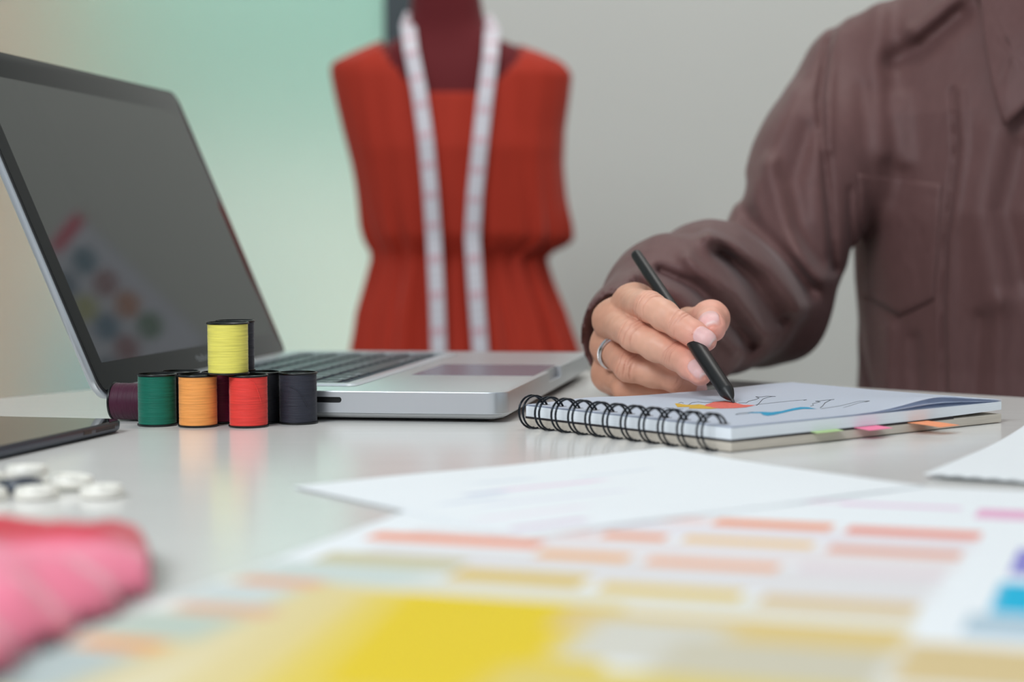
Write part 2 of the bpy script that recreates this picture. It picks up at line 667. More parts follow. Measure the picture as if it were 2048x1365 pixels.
# silicone keyboard cover: a translucent skirt around the keys
mb = MB()
o1 = rrect(KX0 - 0.006, KX1 + 0.007, KY0 - 0.012, KY1 + 0.008, 0.006, 0.0177, 6)
o2 = rrect(KX0 - 0.0045, KX1 + 0.0050, KY0 - 0.0105, KY1 + 0.0065, 0.005, 0.0189, 6)
i1 = rrect(KX0 - 0.0015, KX1 - 0.0005, KY0 - 0.003, KY1 + 0.002, 0.002, 0.0189, 6)
i2 = rrect(KX0 - 0.0015, KX1 - 0.0005, KY0 - 0.003, KY1 + 0.002, 0.002, 0.0177, 6)
mb.loops([o1, o2, i1, i2, o1], False, False)
kc = mb.build('keyboard_cover', M_cover, lap)
smooth_by_angle(kc, 30)
mb = MB()
rslab(mb, 0.166, 0.2445, 0.1215, 0.2205, 0.002, [(0, 0.01752), (0, 0.01762)])
mb.build('trackpad', M_pad, lap)
# lid
LID = 0.40608
lid = bpy.data.objects.new('lid', bpy.data.meshes.new('lid'))
hinge = Vector((0.00859, 0, 0.017))
# lid space: X along the hinge, Y up the lid, Z out of the screen
lidM = Matrix(((0, -math.sin(LID), math.cos(LID), hinge.x), (1, 0, 0, hinge.y),
               (0, math.cos(LID), math.sin(LID), hinge.z), (0, 0, 0, 1)))


def lid_part(mbx, name, m, parent=None, smooth=None):
    for i, v in enumerate(mbx.v):
        mbx.v[i] = tuple(lidM @ Vector(v))
    o = mbx.build(name, m, parent or lap)
    if smooth:
        smooth_by_angle(o, smooth)
    return o


bpy.data.objects.remove(lid)
mb = MB()
rslab(mb, 0, LW, -0.0060, 0.2210, 0.012,
      [(0.010, -0.0066), (0.004, -0.0062), (0.0010, -0.0046), (0, -0.0028), (0, -0.0010), (0.0006, -0.0003), (0.0012, -0.0001)], n=8)
lid = lid_part(mb, 'lid', M_alu, smooth=40)
mb = MB()
rslab(mb, 0.0013, LW - 0.0002, -0.0045, 0.2206, 0.0115, [(0, -0.0001), (0, 0.0005), (0.0004, 0.0007)], n=8)
lid_part(mb, 'gasket', M_gasket, lid, 30)
mb = MB()
rslab(mb, 0.0022, LW - 0.0012, -0.0035, 0.2196, 0.0105, [(0, 0.0005), (0, 0.00085), (0.0002, 0.0009)], n=8)
lid_part(mb, 'screen_glass', M_glass, lid, 30)
mb = MB()
rslab(mb, 0.017, 0.351, 0.0152, 0.2020, 0.0003, [(0, 0.00088), (0, 0.00094)], n=1)
lid_part(mb, 'display', M_panel, lid)
mb = MB()
tv, tf = text_geo('MacBook Pro', 0.0062)
mb.add([(p[0] + 0.1690, p[1] + 0.0048, 0.00097) for p in tv], tf)
lid_part(mb, 'lettering', M_bez_text, lid)
hb = MB()
hb.tube([(0.0105, 0.045, 0.0125), (0.0105, 0.319, 0.0125)], 0.0045, 16)
hb.build('hinge', M_black, lap, smooth=True)

# ================================================================== THREAD SPOOLS
M_spool = mat('black_spool_plastic', (9, 11, 12), 0.3)


def spool(name_label, color, loc, rot=(0, 0, 0), r=0.0108, h=0.029, loose=None, sheen=0.3, seed=0):
    root = empty('thread_spool', loc)
    root.rotation_euler = rot
    tag(root, name_label, 'spool of thread', 'spools of sewing thread by the laptop')
    m = mat('thread', color, 0.55, spec=0.35, sheen=sheen, noise=((60, 60, 2600), 0.16), bump=((120, 120, 3200), 0.35, 0.0004))
    rnd = random.Random(seed)
    # wound thread
    prof = []
    nr = 74
    z0, z1 = 0.0012, h - 0.0012  # wound between the rims
    L = []
    n = 56
    rr = r - 0.00035
    for k in range(nr + 1):
        z = z0 + (z1 - z0) * k / nr
        off = (0.00011 if k % 2 else -0.00007) + rnd.uniform(-0.00006, 0.00006)
        ph = rnd.uniform(0, 6.28)
        L.append([((rr + off + 0.00005 * math.sin(3 * a + ph)) * math.cos(a),
                   (rr + off + 0.00005 * math.sin(3 * a + ph)) * math.sin(a),
                   z + 0.00012 * math.sin(a + ph * 0.15)) for a in [2 * math.pi * i / n for i in range(n)]])
    MB().loops(L, False, False).build('thread', m, root, smooth=True)
    # flanges with raised rim, open core and spokes
    for s, zb in ((1, 0.0), (-1, h)):
        f = MB()
        f.lathe([(r * 0.30, zb + s * 0.0042), (r * 0.90, zb + s * 0.0042), (r * 0.93, zb), (r * 1.0, zb + s * 0.0001),
                 (r * 1.03, zb + s * 0.0005), (r * 1.02, zb + s * 0.0011), (r * 0.95, zb + s * 0.0013),
                 (r * 0.925, zb + s * 0.0016), (r * 0.925, zb + s * 0.0050), (r * 0.30, zb + s * 0.0050), (r * 0.30, zb + s * 0.0042)], 48, cap0=False, cap1=False)
        f.lathe([(r * 0.30, zb + s * 0.0042), (r * 0.34, zb + s * 0.0008), (r * 0.42, zb + s * 0.0008), (r * 0.42, zb + s * 0.0042)], 32, cap0=False, cap1=False)
        for q in range(4):
            a = q * math.pi / 2 + seed
            ca, sa = math.cos(a), math.sin(a)
            f.tube([(r * 0.38 * ca, r * 0.38 * sa, zb + s * 0.0040), (r * 0.90 * ca, r * 0.90 * sa, zb + s * 0.0040)], 0.0003, 6)
        o = f.build('flange', M_spool, root)
        smooth_by_angle(o, 50)
    MB().lathe([(r * 0.31, 0.001), (r * 0.31, h - 0.001)], 24).build('core', M_spool, root)
    if loose:
        tb = MB()
        tb.tube(loose, 0.00022, 6)
        tb.build('thread_end', m, root, smooth=True)
    return root


def arc(r, a0, a1, z0, z1, n=14, wob=0.0):
    out = []
    for i in range(n + 1):
        t_ = i / n
        a = math.radians(a0 + (a1 - a0) * t_)
        out.append((r * math.cos(a), r * math.sin(a), z0 + (z1 - z0) * t_ + wob * math.sin(t_ * 3.1)))
    return out


spool('dark green thread spool, second from left in the front row', (2, 104, 84), (-0.1980, 0.9812, 0), seed=1)
spool('orange thread spool in the front row between green and red', (246, 162, 84), (-0.1741, 0.9750, 0), seed=2)
spool('red thread spool in the front row under the yellow one', (232, 62, 54), (-0.1457, 0.9720, 0), seed=3,
      loose=arc(0.01095, -78, -42, 0.0275, 0.0135, wob=0.003))
spool('black thread spool at the right end of the front row', (44, 45, 56), (-0.1203, 0.9890, 0), seed=4, sheen=0.2,
      loose=arc(0.01095, -110, -55, 0.0215, 0.010, wob=0.003))
spool('dark magenta thread spool behind the gap between orange and red', (108, 14, 52), (-0.1645, 0.9957, 0), seed=5)
spool('black thread spool in the back row behind green and orange', (26, 26, 32), (-0.1886, 1.0018, 0), seed=6, sheen=0.1)
spool('black thread spool in the back row behind red and black', (24, 24, 30), (-0.1415, 0.9936, 0), seed=7, sheen=0.1)
spool('yellow thread spool standing on top of the front row', (236, 224, 104), (-0.1567, 0.9725, 0.029), r=0.0114, seed=8)
spool('black thread spool on top, directly behind the yellow one', (32, 34, 48), (-0.1562, 0.9962, 0.029), seed=9, sheen=0.3)
lie = spool('dark purple thread spool lying on its side at the far left', (66, 14, 42), (-0.2012, 1.0034, 0.01115),
            r=0.0108, h=0.0275, seed=10)
lie.rotation_euler = Vector((-0.0285, 0.0055, 0)).to_track_quat('Z', 'X').to_euler()

# ================================================================== TABLET
M_tab = mat('dark_grey_metal', (70, 76, 88), 0.38, 0.5)
M_tabglass = mat('tablet_glass', (8, 9, 10), 0.04, spec=0.5)
e_near = np.array([0.0243, 0.0970]) / math.hypot(0.0243, 0.097)       # along the near edge towards the corner
ang = math.atan2(e_near[1], e_near[0])
tb = empty('tablet', (-0.2080, 0.9510, 0.0), ang)
tag(tb, 'dark grey tablet with black glass lying left of the spools', 'tablet')
# local: x runs back from the corner (negative), y to the left
TL_, TW_ = 0.24, 0.17
mb = MB()
rslab(mb, -TL_, 0, 0, TW_, 0.012, [(0.004, 0.0003), (0.0018, 0.0007), (0.0004, 0.0020), (0, 0.0038), (0, 0.0058), (0.0004, 0.0063)], n=8)
o = mb.build('body', M_tab, tb)
smooth_by_angle(o, 50)
mb = MB()
rslab(mb, -TL_, 0, 0, TW_, 0.012, [(0.0008, 0.0062), (0.0008, 0.0065), (0.0011, 0.0067)], n=8)
mb.build('screen', M_tabglass, tb)
mb = MB()
rslab(mb, -0.050, -0.041, -0.0002, 0.001, 0.0004, [(0, 0.0030), (0, 0.0050)])
mb.build('port', M_black, tb)
mb = MB()
for k in range(12):
    mb.box(-0.036 + k * 0.0018, -0.0352 + k * 0.0018, -0.0001, 0.0006, 0.0030, 0.0048)
mb.build('speaker_grille', M_black, tb)

# ================================================================== BUTTONS
M_btn_w = mat('ivory_button', (240, 236, 226), 0.35)
M_btn_d = mat('navy_button', (34, 44, 62), 0.35)


def button(label, loc, m, r=0.0088, tilt=(0, 0)):
    b = MB()
    hh = 0.0046
    b.lathe([(r * 0.55, 0.0), (r * 0.93, 0.0004), (r, 0.0016), (r * 0.97, 0.0030), (r * 0.88, hh), (r * 0.74, hh - 0.0001),
             (r * 0.66, hh - 0.0009), (r * 0.05, hh - 0.0011)], 40)
    for a in (45, 135, 225, 315):
        x_, y_ = 0.2 * r * math.cos(math.radians(a)), 0.2 * r * math.sin(math.radians(a))
        b.lathe([(0.0007, hh - 0.0010), (0.0007, hh - 0.0009)], 10, m=1, c=(x_, y_, 0))
    o = b.build('button', [m, M_black])
    smooth_by_angle(o, 45)
    o.location = loc
    o.rotation_euler = (tilt[0], tilt[1], random.uniform(0, 3))
    tag(o, label, 'button', 'loose buttons by the pink cloth')
    return o


button('ivory button lying furthest right in the small heap', (-0.1640, 0.7010, 0.0), M_btn_w)
button('ivory button second from right, leaning against its neighbour', (-0.1815, 0.7230, 0.0012), M_btn_w, tilt=(0.05, 0.08))
button('ivory button in front, directly below the navy one', (-0.1895, 0.6985, 0.0), M_btn_w)
button('ivory button cut off by the left edge of the frame', (-0.2085, 0.6940, 0.0), M_btn_w)
button('navy button sandwiched between the ivory ones', (-0.2010, 0.7170, 0.0002), M_btn_d, r=0.0095)
button('ivory button on top of the navy one', (-0.2030, 0.7340, 0.0041), M_btn_w, tilt=(0.0, 0.04))
button('ivory button at the back left of the heap', (-0.2200, 0.7290, 0.0012), M_btn_w, tilt=(0.05, 0))

# ================================================================== PAPERS
M_print = mat('printed_paper', rough=0.7, attr='Col', spec=0.3)


def sheet(name, origin, u, W, H, z0, color_fn, res, zfn=None, thick=0.0002):
    """paper sheet: u = unit direction of the width, height runs towards the camera"""
    u = np.array(u) / np.linalg.norm(u)
    v = np.array([u[1], -u[0]])
    nx, ny = int(W / res), int(H / res)
    s = np.linspace(0, W, nx + 1)
    t_ = np.linspace(0, H, ny + 1)
    Sg, Tg = np.meshgrid(s, t_)
    Sg, Tg = Sg.ravel(), Tg.ravel()
    zz = z0 + (zfn(Sg, Tg) if zfn else 0 * Sg)
    V = np.stack([origin[0] + u[0] * Sg + v[0] * Tg, origin[1] + u[1] * Sg + v[1] * Tg, zz], 1)
    n1 = nx + 1
    ii, jj = np.meshgrid(np.arange(nx), np.arange(ny))
    a = (jj * n1 + ii).ravel()
    Fc = np.stack([a, a + n1, a + n1 + 1, a + 1], 1)
    nb = len(V)
    V2 = V.copy()
    V2[:, 2] -= thick
    Fb = Fc[:, ::-1] + nb
    rim = []
    for i in range(nx):
        rim.append((i, i + 1, i + 1 + nb, i + nb))
        b_ = ny * n1 + i
        rim.append((b_ + 1, b_, b_ + nb, b_ + 1 + nb))
    for j in range(ny):
        rim.append(((j + 1) * n1, j * n1, j * n1 + nb, (j + 1) * n1 + nb))
        b_ = j * n1 + nx
        rim.append((b_, b_ + n1, b_ + n1 + nb, b_ + nb))
    o = net_obj(name, np.concatenate([V, V2]), np.concatenate([Fc, Fb, np.array(rim)]), M_print)
    sc = (s[:-1] + s[1:]) / 2
    tc_ = (t_[:-1] + t_[1:]) / 2
    Sc, Tc = np.meshgrid(sc, tc_)
    cf = color_fn(Sc.ravel(), Tc.ravel())
    cols = np.ones((len(Fc) * 2 + len(rim), 3)) * np.array(lin(236, 240, 243)[:3])
    cols[:len(Fc)] = cf
    face_color_attr(o, cols)
    return o


PAPER = np.array(lin(238, 241, 243)[:3])


def prints(rects, base=PAPER):
    """rects: (s0, s1, t0, t1, colour, softness) in millimetres"""
    def fn(S_, T_):
        S_, T_ = S_ * 1000, T_ * 1000
        c = np.tile(base, (len(S_), 1))
        for r_ in rects:
            s0, s1, t0, t1, colr = r_[:5]
            so = r_[5] if len(r_) > 5 else 0.8
            sh = r_[6] if len(r_) > 6 else 0.0          # slant of the rows
            tt = T_ - sh * (S_ - s0)
            ss = S_ - (r_[7] * (T_ - t0) if len(r_) > 7 else 0)
            w_ = (np.clip((ss - s0) / so + .5, 0, 1) * np.clip((s1 - ss) / so + .5, 0, 1)
                  * np.clip((tt - t0) / 0.8 + .5, 0, 1) * np.clip((t1 - tt) / 0.8 + .5, 0, 1))
            c = c * (1 - w_[:, None]) + np.array(lin(*colr)[:3]) * w_[:, None]
        return c
    return fn


chart = [
    # pale bodies of the table rows
    (60, 208, 124, 150, (232, 226, 230), 6), (20, 206, 160, 190, (232, 224, 224), 6), (20, 204, 196, 238, (226, 222, 222), 6),
    (0, 203, 246, 268, (226, 222, 208), 4), (0, 60, 232, 262, (205, 214, 208), 20),
    (100, 150, 50, 59, (236, 214, 226), 20), (151, 196, 52, 60, (232, 200, 222)), (203, 250, 54, 78, (232, 178, 206)),
    (96, 114, 107, 122, (240, 214, 210), 8), (116, 158, 107, 123, (240, 158, 122)), (163, 208, 109, 126, (236, 150, 132)),
    (58, 84, 148, 160, (236, 208, 205), 8), (86, 108, 148, 160, (238, 156, 112)), (114, 158, 147, 159, (238, 196, 134)),
    (163, 206, 150, 165, (230, 172, 152)),
    (10, 72, 172, 188, (240, 158, 128)), (76, 107, 189, 203, (238, 178, 122)), (113, 155, 191, 204, (238, 176, 140)),
    (160, 204, 190, 203, (228, 214, 218)),
    (12, 60, 213, 232, (204, 196, 160)), (63, 105, 227, 246, (222, 192, 112)), (111, 153, 236, 250, (228, 198, 110)),
    (159, 202, 239, 255, (220, 192, 146)),
    # large blocks
    (10, 46, 262, 420, (222, 206, 158), 22), (30, 84, 268, 420, (226, 208, 150), 18, 0.0, 0.14), (50, 112, 268, 400, (229, 204, 88), 14, 0.0, 0.18), (62, 126, 268, 372, (230, 200, 36), 3.5, 0.0, 0.20),
    (112, 204, 272, 300, (222, 196, 132), 3), (124, 160, 284, 330, (214, 210, 198), 10), (150, 204, 300, 372, (206, 198, 176), 8),
    (118, 204, 338, 372, (222, 200, 110), 10),
    (6, 32, 259, 270, (230, 172, 140), 5), (8, 38, 300, 311, (222, 172, 146), 5), (6, 30, 345, 356, (236, 160, 96), 5),
    (0, 30, 272, 298, (206, 214, 212), 10), (0, 34, 313, 343, (190, 202, 190), 8), (0, 30, 358, 400, (184, 196, 194), 8),
    # right-hand panel
    (222, 290, 140, 186, (140, 136, 206)), (221, 290, 199, 245, (0, 178, 216)), (216, 290, 248, 274, (176, 198, 210)),
    (205, 290, 286, 330, (216, 192, 142), 3), (208, 290, 336, 400, (206, 190, 160), 6)]
# the top rows lean slightly on the sheet
chart = [r_ if len(r_) > 5 else r_ + (0.8,) for r_ in chart]
uB = (0.943, -0.334)
oB = sheet('colour_chart', (0.0016, 0.775), uB, 0.297, 0.41, 0.0006, prints(chart), 0.0015)
tag(oB, 'large printed colour chart with orange, tan and yellow swatches nearest the camera', 'colour chart')

sketchA = [(58, 112, 62, 66, (236, 206, 226), 12), (40, 60, 64, 70, (206, 210, 226), 6), (20, 48, 78, 82, (208, 214, 228), 10),
           (30, 100, 92, 95, (224, 220, 234), 10), (62, 92, 40, 43, (214, 220, 230), 10), (8, 60, 118, 121, (236, 214, 228), 10),
           (110, 150, 50, 52, (216, 222, 232), 8), (6, 40, 140, 146, (220, 196, 214), 4)]
oA = sheet('sketch_sheet', (-0.0907, 0.7229), (0.805, 0.593), 0.2035, 0.160, 0.0010, prints(sketchA, PAPER), 0.0015,
           zfn=lambda s_, t_: 0.0012 * np.exp(-((s_ - 0.2035) ** 2 + t_ ** 2) / 0.0016) + 0.0003 * np.sin(s_ * 30) ** 2)
tag(oA, 'white sheet with faint pink pencil sketch between spiral notebook and colour chart', 'paper sheet')

oC = sheet('torn_note_sheet', (0.1735, 0.7420), (0.466, 0.885), 0.21, 0.148, 0.0012, prints([(0.5, 2.6, 5 + 7.5 * k, 9 + 7.5 * k, (112, 116, 120)) for k in range(18)], PAPER * 0.97), 0.0015,
           zfn=lambda s_, t_: 0.0012 * np.clip(1 - s_ / 0.16, 0, 1) ** 1.5 * np.clip(1 - t_ / 0.1, 0, 1) ** 2 + 0.003 * np.clip((s_ - 0.1) / 0.11, 0, 1) ** 2 * np.clip(1 - t_ / 0.1, 0, 1))
tag(oC, 'blank white sheet with punched edge at the right of the frame', 'paper sheet')

# ================================================================== NOTEBOOK
NB = np.array([0.1045, 0.8400])
nex = np.array([0.7796, 0.6263])
nang = math.atan2(nex[1], nex[0])
nb = empty('spiral_notebook', (NB[0], NB[1], 0.0), nang)
tag(nb, 'open spiral-bound sketchbook under the pen and hand', 'notebook')
NL, NW = 0.2133, 0.1555
M_board = mat('kraft_board', (206, 196, 182), 0.8, noise=((40, 40, 900), 0.08))
M_gap_shade = mat('gap_shade', (30, 24, 28), 0.7)  # near-black colour for the shade in the notebook gap
M_pages = mat('page_edges', (236, 241, 246), 0.75, noise=((6, 6, 5200), 0.07), bump=((10, 10, 5000), 0.3, 0.0003))
M_page = mat('sketch_paper', (240, 243, 246), 0.75, spec=0.25)
_nt = M_page.node_tree
_tr = _nt.nodes.new('ShaderNodeBsdfTranslucent')
_tr.inputs['Color'].default_value = lin(228, 234, 248)
_mx = _nt.nodes.new('ShaderNodeMixShader')
_mx.inputs['Fac'].default_value = 0.5
_nt.links.new(_nt.nodes['Principled BSDF'].outputs[0], _mx.inputs[1])
_nt.links.new(_tr.outputs[0], _mx.inputs[2])
_nt.links.new(_mx.outputs[0], _nt.nodes['Material Output'].inputs['Surface'])
M_ink = mat('pencil_line', (46, 52, 58), 0.7)
M_redp = mat('coral_paint', (226, 106, 92), 0.7, noise=((500, 500, 1), 0.12))
M_yelp = mat('ochre_paint', (214, 170, 48), 0.7, noise=((400, 400, 1), 0.12))
M_blup = mat('cyan_paint', (18, 150, 190), 0.7, noise=((400, 400, 1), 0.25))
M_wire = mat('dark_wire', (38, 42, 48), 0.22, 0.85)


def to_nb(P):
    d = np.array(P[:2]) - NB
    return np.array([d @ nex, d @ np.array([-nex[1], nex[0]])])


mb = MB()
mb.box(0, NL, 0, NW, 0.0004, 0.0050)
bevel(mb.build('back_board', M_board, nb), 0.0004, 2)
MB().box(0, NL * 0.8, 0, NW, 0.0050, 0.0061).build('gap_shade_slab', M_gap_shade, nb)  # dark slab put in as the shaded gap between board and pages


def top_z(x_, y_):
    """height of the top page over the notebook's own floor"""
    z_ = 0.0122 + 0 * x_
    z_ = z_ + 0.0012 * np.exp(-((x_ - 0.045) ** 2) / 0.0006 - ((y_ - NW) ** 2) / 0.004)
    z_ = z_ + 0.0010 * np.exp(-((x_ - 0.20) ** 2) / 0.0010 - ((y_ - NW) ** 2) / 0.003)
    return z_


# page block
nx, ny = 60, 40
gx = np.linspace(0.0002, NL, nx + 1)
gy = np.linspace(0.0002, NW - 0.0004, ny + 1)
V, Fc = [], []
for lay in (0, 1):
    for j in range(ny + 1):
        for i in range(nx + 1):
            lift = 0.0012 * max(0, (gx[i] / NL - 0.6) / 0.4) ** 1.5
            V.append((gx[i], gy[j], (0.0061 + lift) if lay == 0 else 0.0118 + lift * 0.5 - 0.0012 * (1 - gy[j] / NW) * max(0, (gx[i] / NL - .5))))
n1, nb_ = nx + 1, (nx + 1) * (ny + 1)
for j in range(ny):
    for i in range(nx):
        a = j * n1 + i
        Fc.append((a + nb_, a + 1 + nb_, a + n1 + 1 + nb_, a + n1 + nb_))
        Fc.append((a, a + n1, a + n1 + 1, a + 1))
for i in range(nx):
    Fc.append((i, i + 1, i + 1 + nb_, i + nb_))
    b_ = ny * n1 + i
    Fc.append((b_ + 1, b_, b_ + nb_, b_ + 1 + nb_))
for j in range(ny):
    Fc.append(((j + 1) * n1, j * n1, j * n1 + nb_, (j + 1) * n1 + nb_))
    b_ = j * n1 + nx
    Fc.append((b_, b_ + n1, b_ + n1 + nb_, b_ + nb_))
mesh_obj('page_block', V, Fc, M_pages, nb)


def page_lift(x_, y_, amp):
    """the loose page bows up along its near long edge"""
    e = np.exp(-((x_ - 0.158) / 0.036) ** 2)
    return amp * e * np.clip(1 - y_ / 0.10, 0, 1) ** 1.6


def loose(name, amp, dz, mats, marks=None):
    nx, ny = 90, 60
    gx = np.linspace(0.0002, NL + 0.0008, nx + 1)
    gy = np.linspace(0.0001, NW - 0.0002, ny + 1)
    X_, Y_ = np.meshgrid(gx, gy)
    Z_ = top_z(X_, Y_) + dz + page_lift(X_, Y_, amp)
    mbx = MB()
    P = np.stack([X_.ravel(), Y_.ravel(), Z_.ravel()], 1)
    n1 = nx + 1
    Fq = [(j * n1 + i, j * n1 + i + 1, (j + 1) * n1 + i + 1, (j + 1) * n1 + i) for j in range(ny) for i in range(nx)]
    mbx.add(P, Fq, 0)
    Pb = P - np.array([0, 0, 0.00012])
    mbx.add(Pb, [q[::-1] for q in Fq], 0)
    zt = lambda a, b: float(top_z(np.array(a), np.array(b)) + dz + page_lift(np.array(a), np.array(b), amp))
    # painted areas and pencil lines lie on the page
    for kind, pts, wdt in (marks or []):
        L = [to_nb(on_z(p_[0], p_[1], 0.0125)) for p_ in pts]
        if kind >= 2:
            bm = bmesh.new()
            vs_ = [bm.verts.new((q[0], q[1], 0)) for q in L]
            bm.faces.new(vs_)
            bmesh.ops.triangulate(bm, faces=bm.faces)
            bm.verts.index_update()
            mbx.add([(v.co.x, v.co.y, zt(v.co.x, v.co.y) + 0.00012) for v in bm.verts],
                    [tuple(v.index for v in f_.verts) for f_ in bm.faces], kind)
            bm.free()
        else:
            Q = []
            for a, b in zip(L[:-1], L[1:]):
                m_ = max(1, int(np.linalg.norm(b - a) / 0.002))
                Q += [a + (b - a) * k / m_ for k in range(m_)]
            Q.append(L[-1])
            mbx.tube([(q[0], q[1], zt(q[0], q[1]) + 0.00008) for q in Q], wdt, 5, m=1)
    return mbx.build(name, mats, nb, smooth=False)


def z2(L):     # points read in a detail view of the page
    return [(1240 + a / 4.096, 760 + b / 4.096) for a, b in L]


marks = [
    (2, z2([(690, 218), (705, 206), (770, 184), (860, 178), (930, 186), (1010, 207), (1110, 210), (1030, 229), (930, 236), (820, 239), (740, 232)]), 0),
    (3, z2([(450, 203), (470, 200), (540, 211), (610, 210), (645, 205), (700, 214), (775, 229), (815, 237), (740, 243), (560, 241), (575, 229), (470, 231)]), 0),
    (4, z2([(1040, 276), (1090, 268), (1160, 265), (1240, 268), (1320, 259), (1420, 236), (1480, 227), (1540, 229), (1610, 243), (1500, 242), (1420, 253), (1340, 272), (1260, 291), (1210, 298), (1175, 292), (1150, 275)]), 0),
    (1, z2([(560, 212), (590, 191), (640, 185), (700, 191), (775, 184)]), 0.00013),
    (1, z2([(765, 184), (860, 176), (950, 190)]), 0.00015),
    (1, z2([(970, 192), (1035, 192), (1055, 177), (1105, 166), (1140, 152), (1110, 140), (1150, 143), (1200, 137), (1275, 139)]), 0.00015),
    (1, z2([(1120, 212), (1140, 194), (1170, 160), (1205, 147), (1245, 139)]), 0.00016),
    (1, z2([(1110, 210), (1130, 204), (1250, 192), (1400, 178), (1530, 172), (1505, 177)]), 0.00011),
    (1, z2([(945, 288), (975, 276), (1040, 272), (1090, 266)]), 0.00011),
    (1, z2([(945, 288), (1000, 284), (1060, 277)]), 0.00011),
    (1, z2([(1560, 222), (1585, 216), (1577, 204), (1640, 192), (1600, 186), (1660, 183), (1755, 178)]), 0.00014),
    (1, z2([(1640, 236), (1660, 222), (1680, 200), (1725, 182)]), 0.00018),
    (1, z2([(1645, 242), (1800, 226), (1960, 202), (2045, 206), (2010, 211)]), 0.00011),
    (1, z2([(1830, 238), (1950, 214), (2030, 207)]), 0.00010),
    (1, z2([(350, 245), (380, 236), (410, 240), (400, 250)]), 0.0001),
    (1, z2([(430, 238), (460, 246), (520, 244)]), 0.0001),
    (1, z2([(480, 196), (500, 190), (520, 196)]), 0.0001)]
for k in range(9):
    a_, b_ = 760 + k * 24, 208 - 12 * math.sin(k * 1.3) - 6
    marks.append((5, z2([(a_, b_), (a_ + 10, b_ - 4), (a_ + 14, b_ + 1), (a_ + 4, b_ + 3)]), 0))
PM = [M_page, M_ink, M_redp, M_yelp, M_blup, mat('white_paint', (240, 225, 220), 0.7)]
loose('page', 0.0022, -0.0001, PM)
loose('top_page', 0.0050, 0.0003, PM, marks)

# twin-loop wire binding
NR = 11
RZ, RR = 0.0092, 0.0088
for k in range(NR):
    yc = 0.0115 + k * (NW - 0.020) / (NR - 1)
    mbx = MB()
    for dy in (-0.0017, 0.0017):
        pts = []
        for q in range(25):
            a = math.radians(-8 + q * (400 - 84) / 24 + 0)     # from the page top around the spine to the bottom
            a = math.radians(28 + q * (304) / 24)
            pts.append((-0.0012 + RR * math.cos(a), yc + dy + 0.0004 * math.sin(a), RZ + RR * math.sin(a)))
        mbx.tube(pts, 0.0006, 8)
    a = math.radians(28)
    x_, z_ = -0.0012 + RR * math.cos(a), RZ + RR * math.sin(a)
    mbx.tube([(x_, yc - 0.0017, z_), (x_ + 0.0004, yc - 0.0012, z_ - 0.0013), (x_ + 0.0004, yc + 0.0012, z_ - 0.0013), (x_, yc + 0.0017, z_)], 0.0006, 8)
    mbx.build('binding_ring', M_wire, nb, smooth=True)
    MB().box(0.0052, 0.0088, yc - 0.0026, yc + 0.0026, 0.01235, 0.01268).build('punch_hole', M_black, nb)

# sticky tabs poking out of the long side
for label, colr, x0_, x1_, z_, dy in (
        ('green sticky tab poking out of the notebook side', (186, 214, 150), 0.052, 0.072, 0.0062, 0.003),
        ('pink sticky tab poking out of the notebook side', (250, 132, 168), 0.086, 0.104, 0.0056, 0.008),
        ('orange sticky tab poking out of the notebook near its right corner', (250, 158, 110), 0.130, 0.146, 0.0050, 0.018)):
    P = []
    for j in range(7):
        for i in range(9):
            q = j / 6
            lx = x0_ + (x1_ - x0_) * i / 8 + 0.006 * q
            ly = 0.008 - (dy + 0.008) * q
            lz = z_ + 0.0004 - 0.0022 * max(0, q - 0.35) ** 1.3
            w_ = NB + nex * lx + np.array([-nex[1], nex[0]]) * ly
            P.append((w_[0], w_[1], max(lz, 0.0006)))
    Fq = [(j * 9 + i, j * 9 + i + 1, (j + 1) * 9 + i + 1, (j + 1) * 9 + i) for j in range(6) for i in range(8)]
    o = mesh_obj('sticky_tab', P, Fq, mat('sticky_paper', colr, 0.7))
    so = o.modifiers.new('thickness', 'SOLIDIFY')
    so.thickness = 0.00015
    tag(o, label, 'sticky tab', 'sticky tabs in the notebook')

# ================================================================== PEN
M_pen = mat('matte_black_rubber', (22, 24, 25), 0.42, bump=((1500, 1500, 1500), 0.1, 0.0001))
M_nib = mat('graphite_nib', (58, 58, 60), 0.5)
PT = on_z(1468, 806, 0.0128)
PE = at(1271, 507, 1.088)
pl_ = float(np.linalg.norm(PE - PT))
pen = empty('stylus_pen', tuple(PT))
pen.rotation_euler = Vector(PE - PT).to_track_quat('Z', 'Y').to_euler()
tag(pen, 'slim matte black stylus pen held in the right hand', 'pen')
PR = [(0.0011, 0.0030), (0.0028, 0.0062), (0.0041, 0.0098), (0.00435, 0.0108), (0.0044, 0.030), (0.0046, 0.045), (0.0045, 0.060),
      (0.0041, 0.085), (0.0037, 0.120), (0.0034, pl_ - 0.003), (0.0032, pl_ - 0.001), (0.0024, pl_), (0.0004, pl_ + 0.0001)]
o = MB().lathe([(0.0009, 0.0022)] + PR, 40).build('barrel', M_pen, pen)
smooth_by_angle(o, 40)
o = MB().lathe([(0.0003, 0), (0.0006, 0.0004), (0.0009, 0.0014), (0.0010, 0.0032)], 20).build('nib', M_nib, pen)
smooth_by_angle(o, 40)

# ================================================================== PERSON
person = empty('person', (0.44, 1.44, -0.75))
tag(person, 'person in dark brown long-sleeved shirt drawing with a black pen', 'person')


def loc_to(o, parent=person):
    o.parent = parent
    p_ = parent
    off = Vector((0, 0, 0))
    while p_:
        off -= Vector(p_.location)
        p_ = p_.parent
    o.location = off
    return o


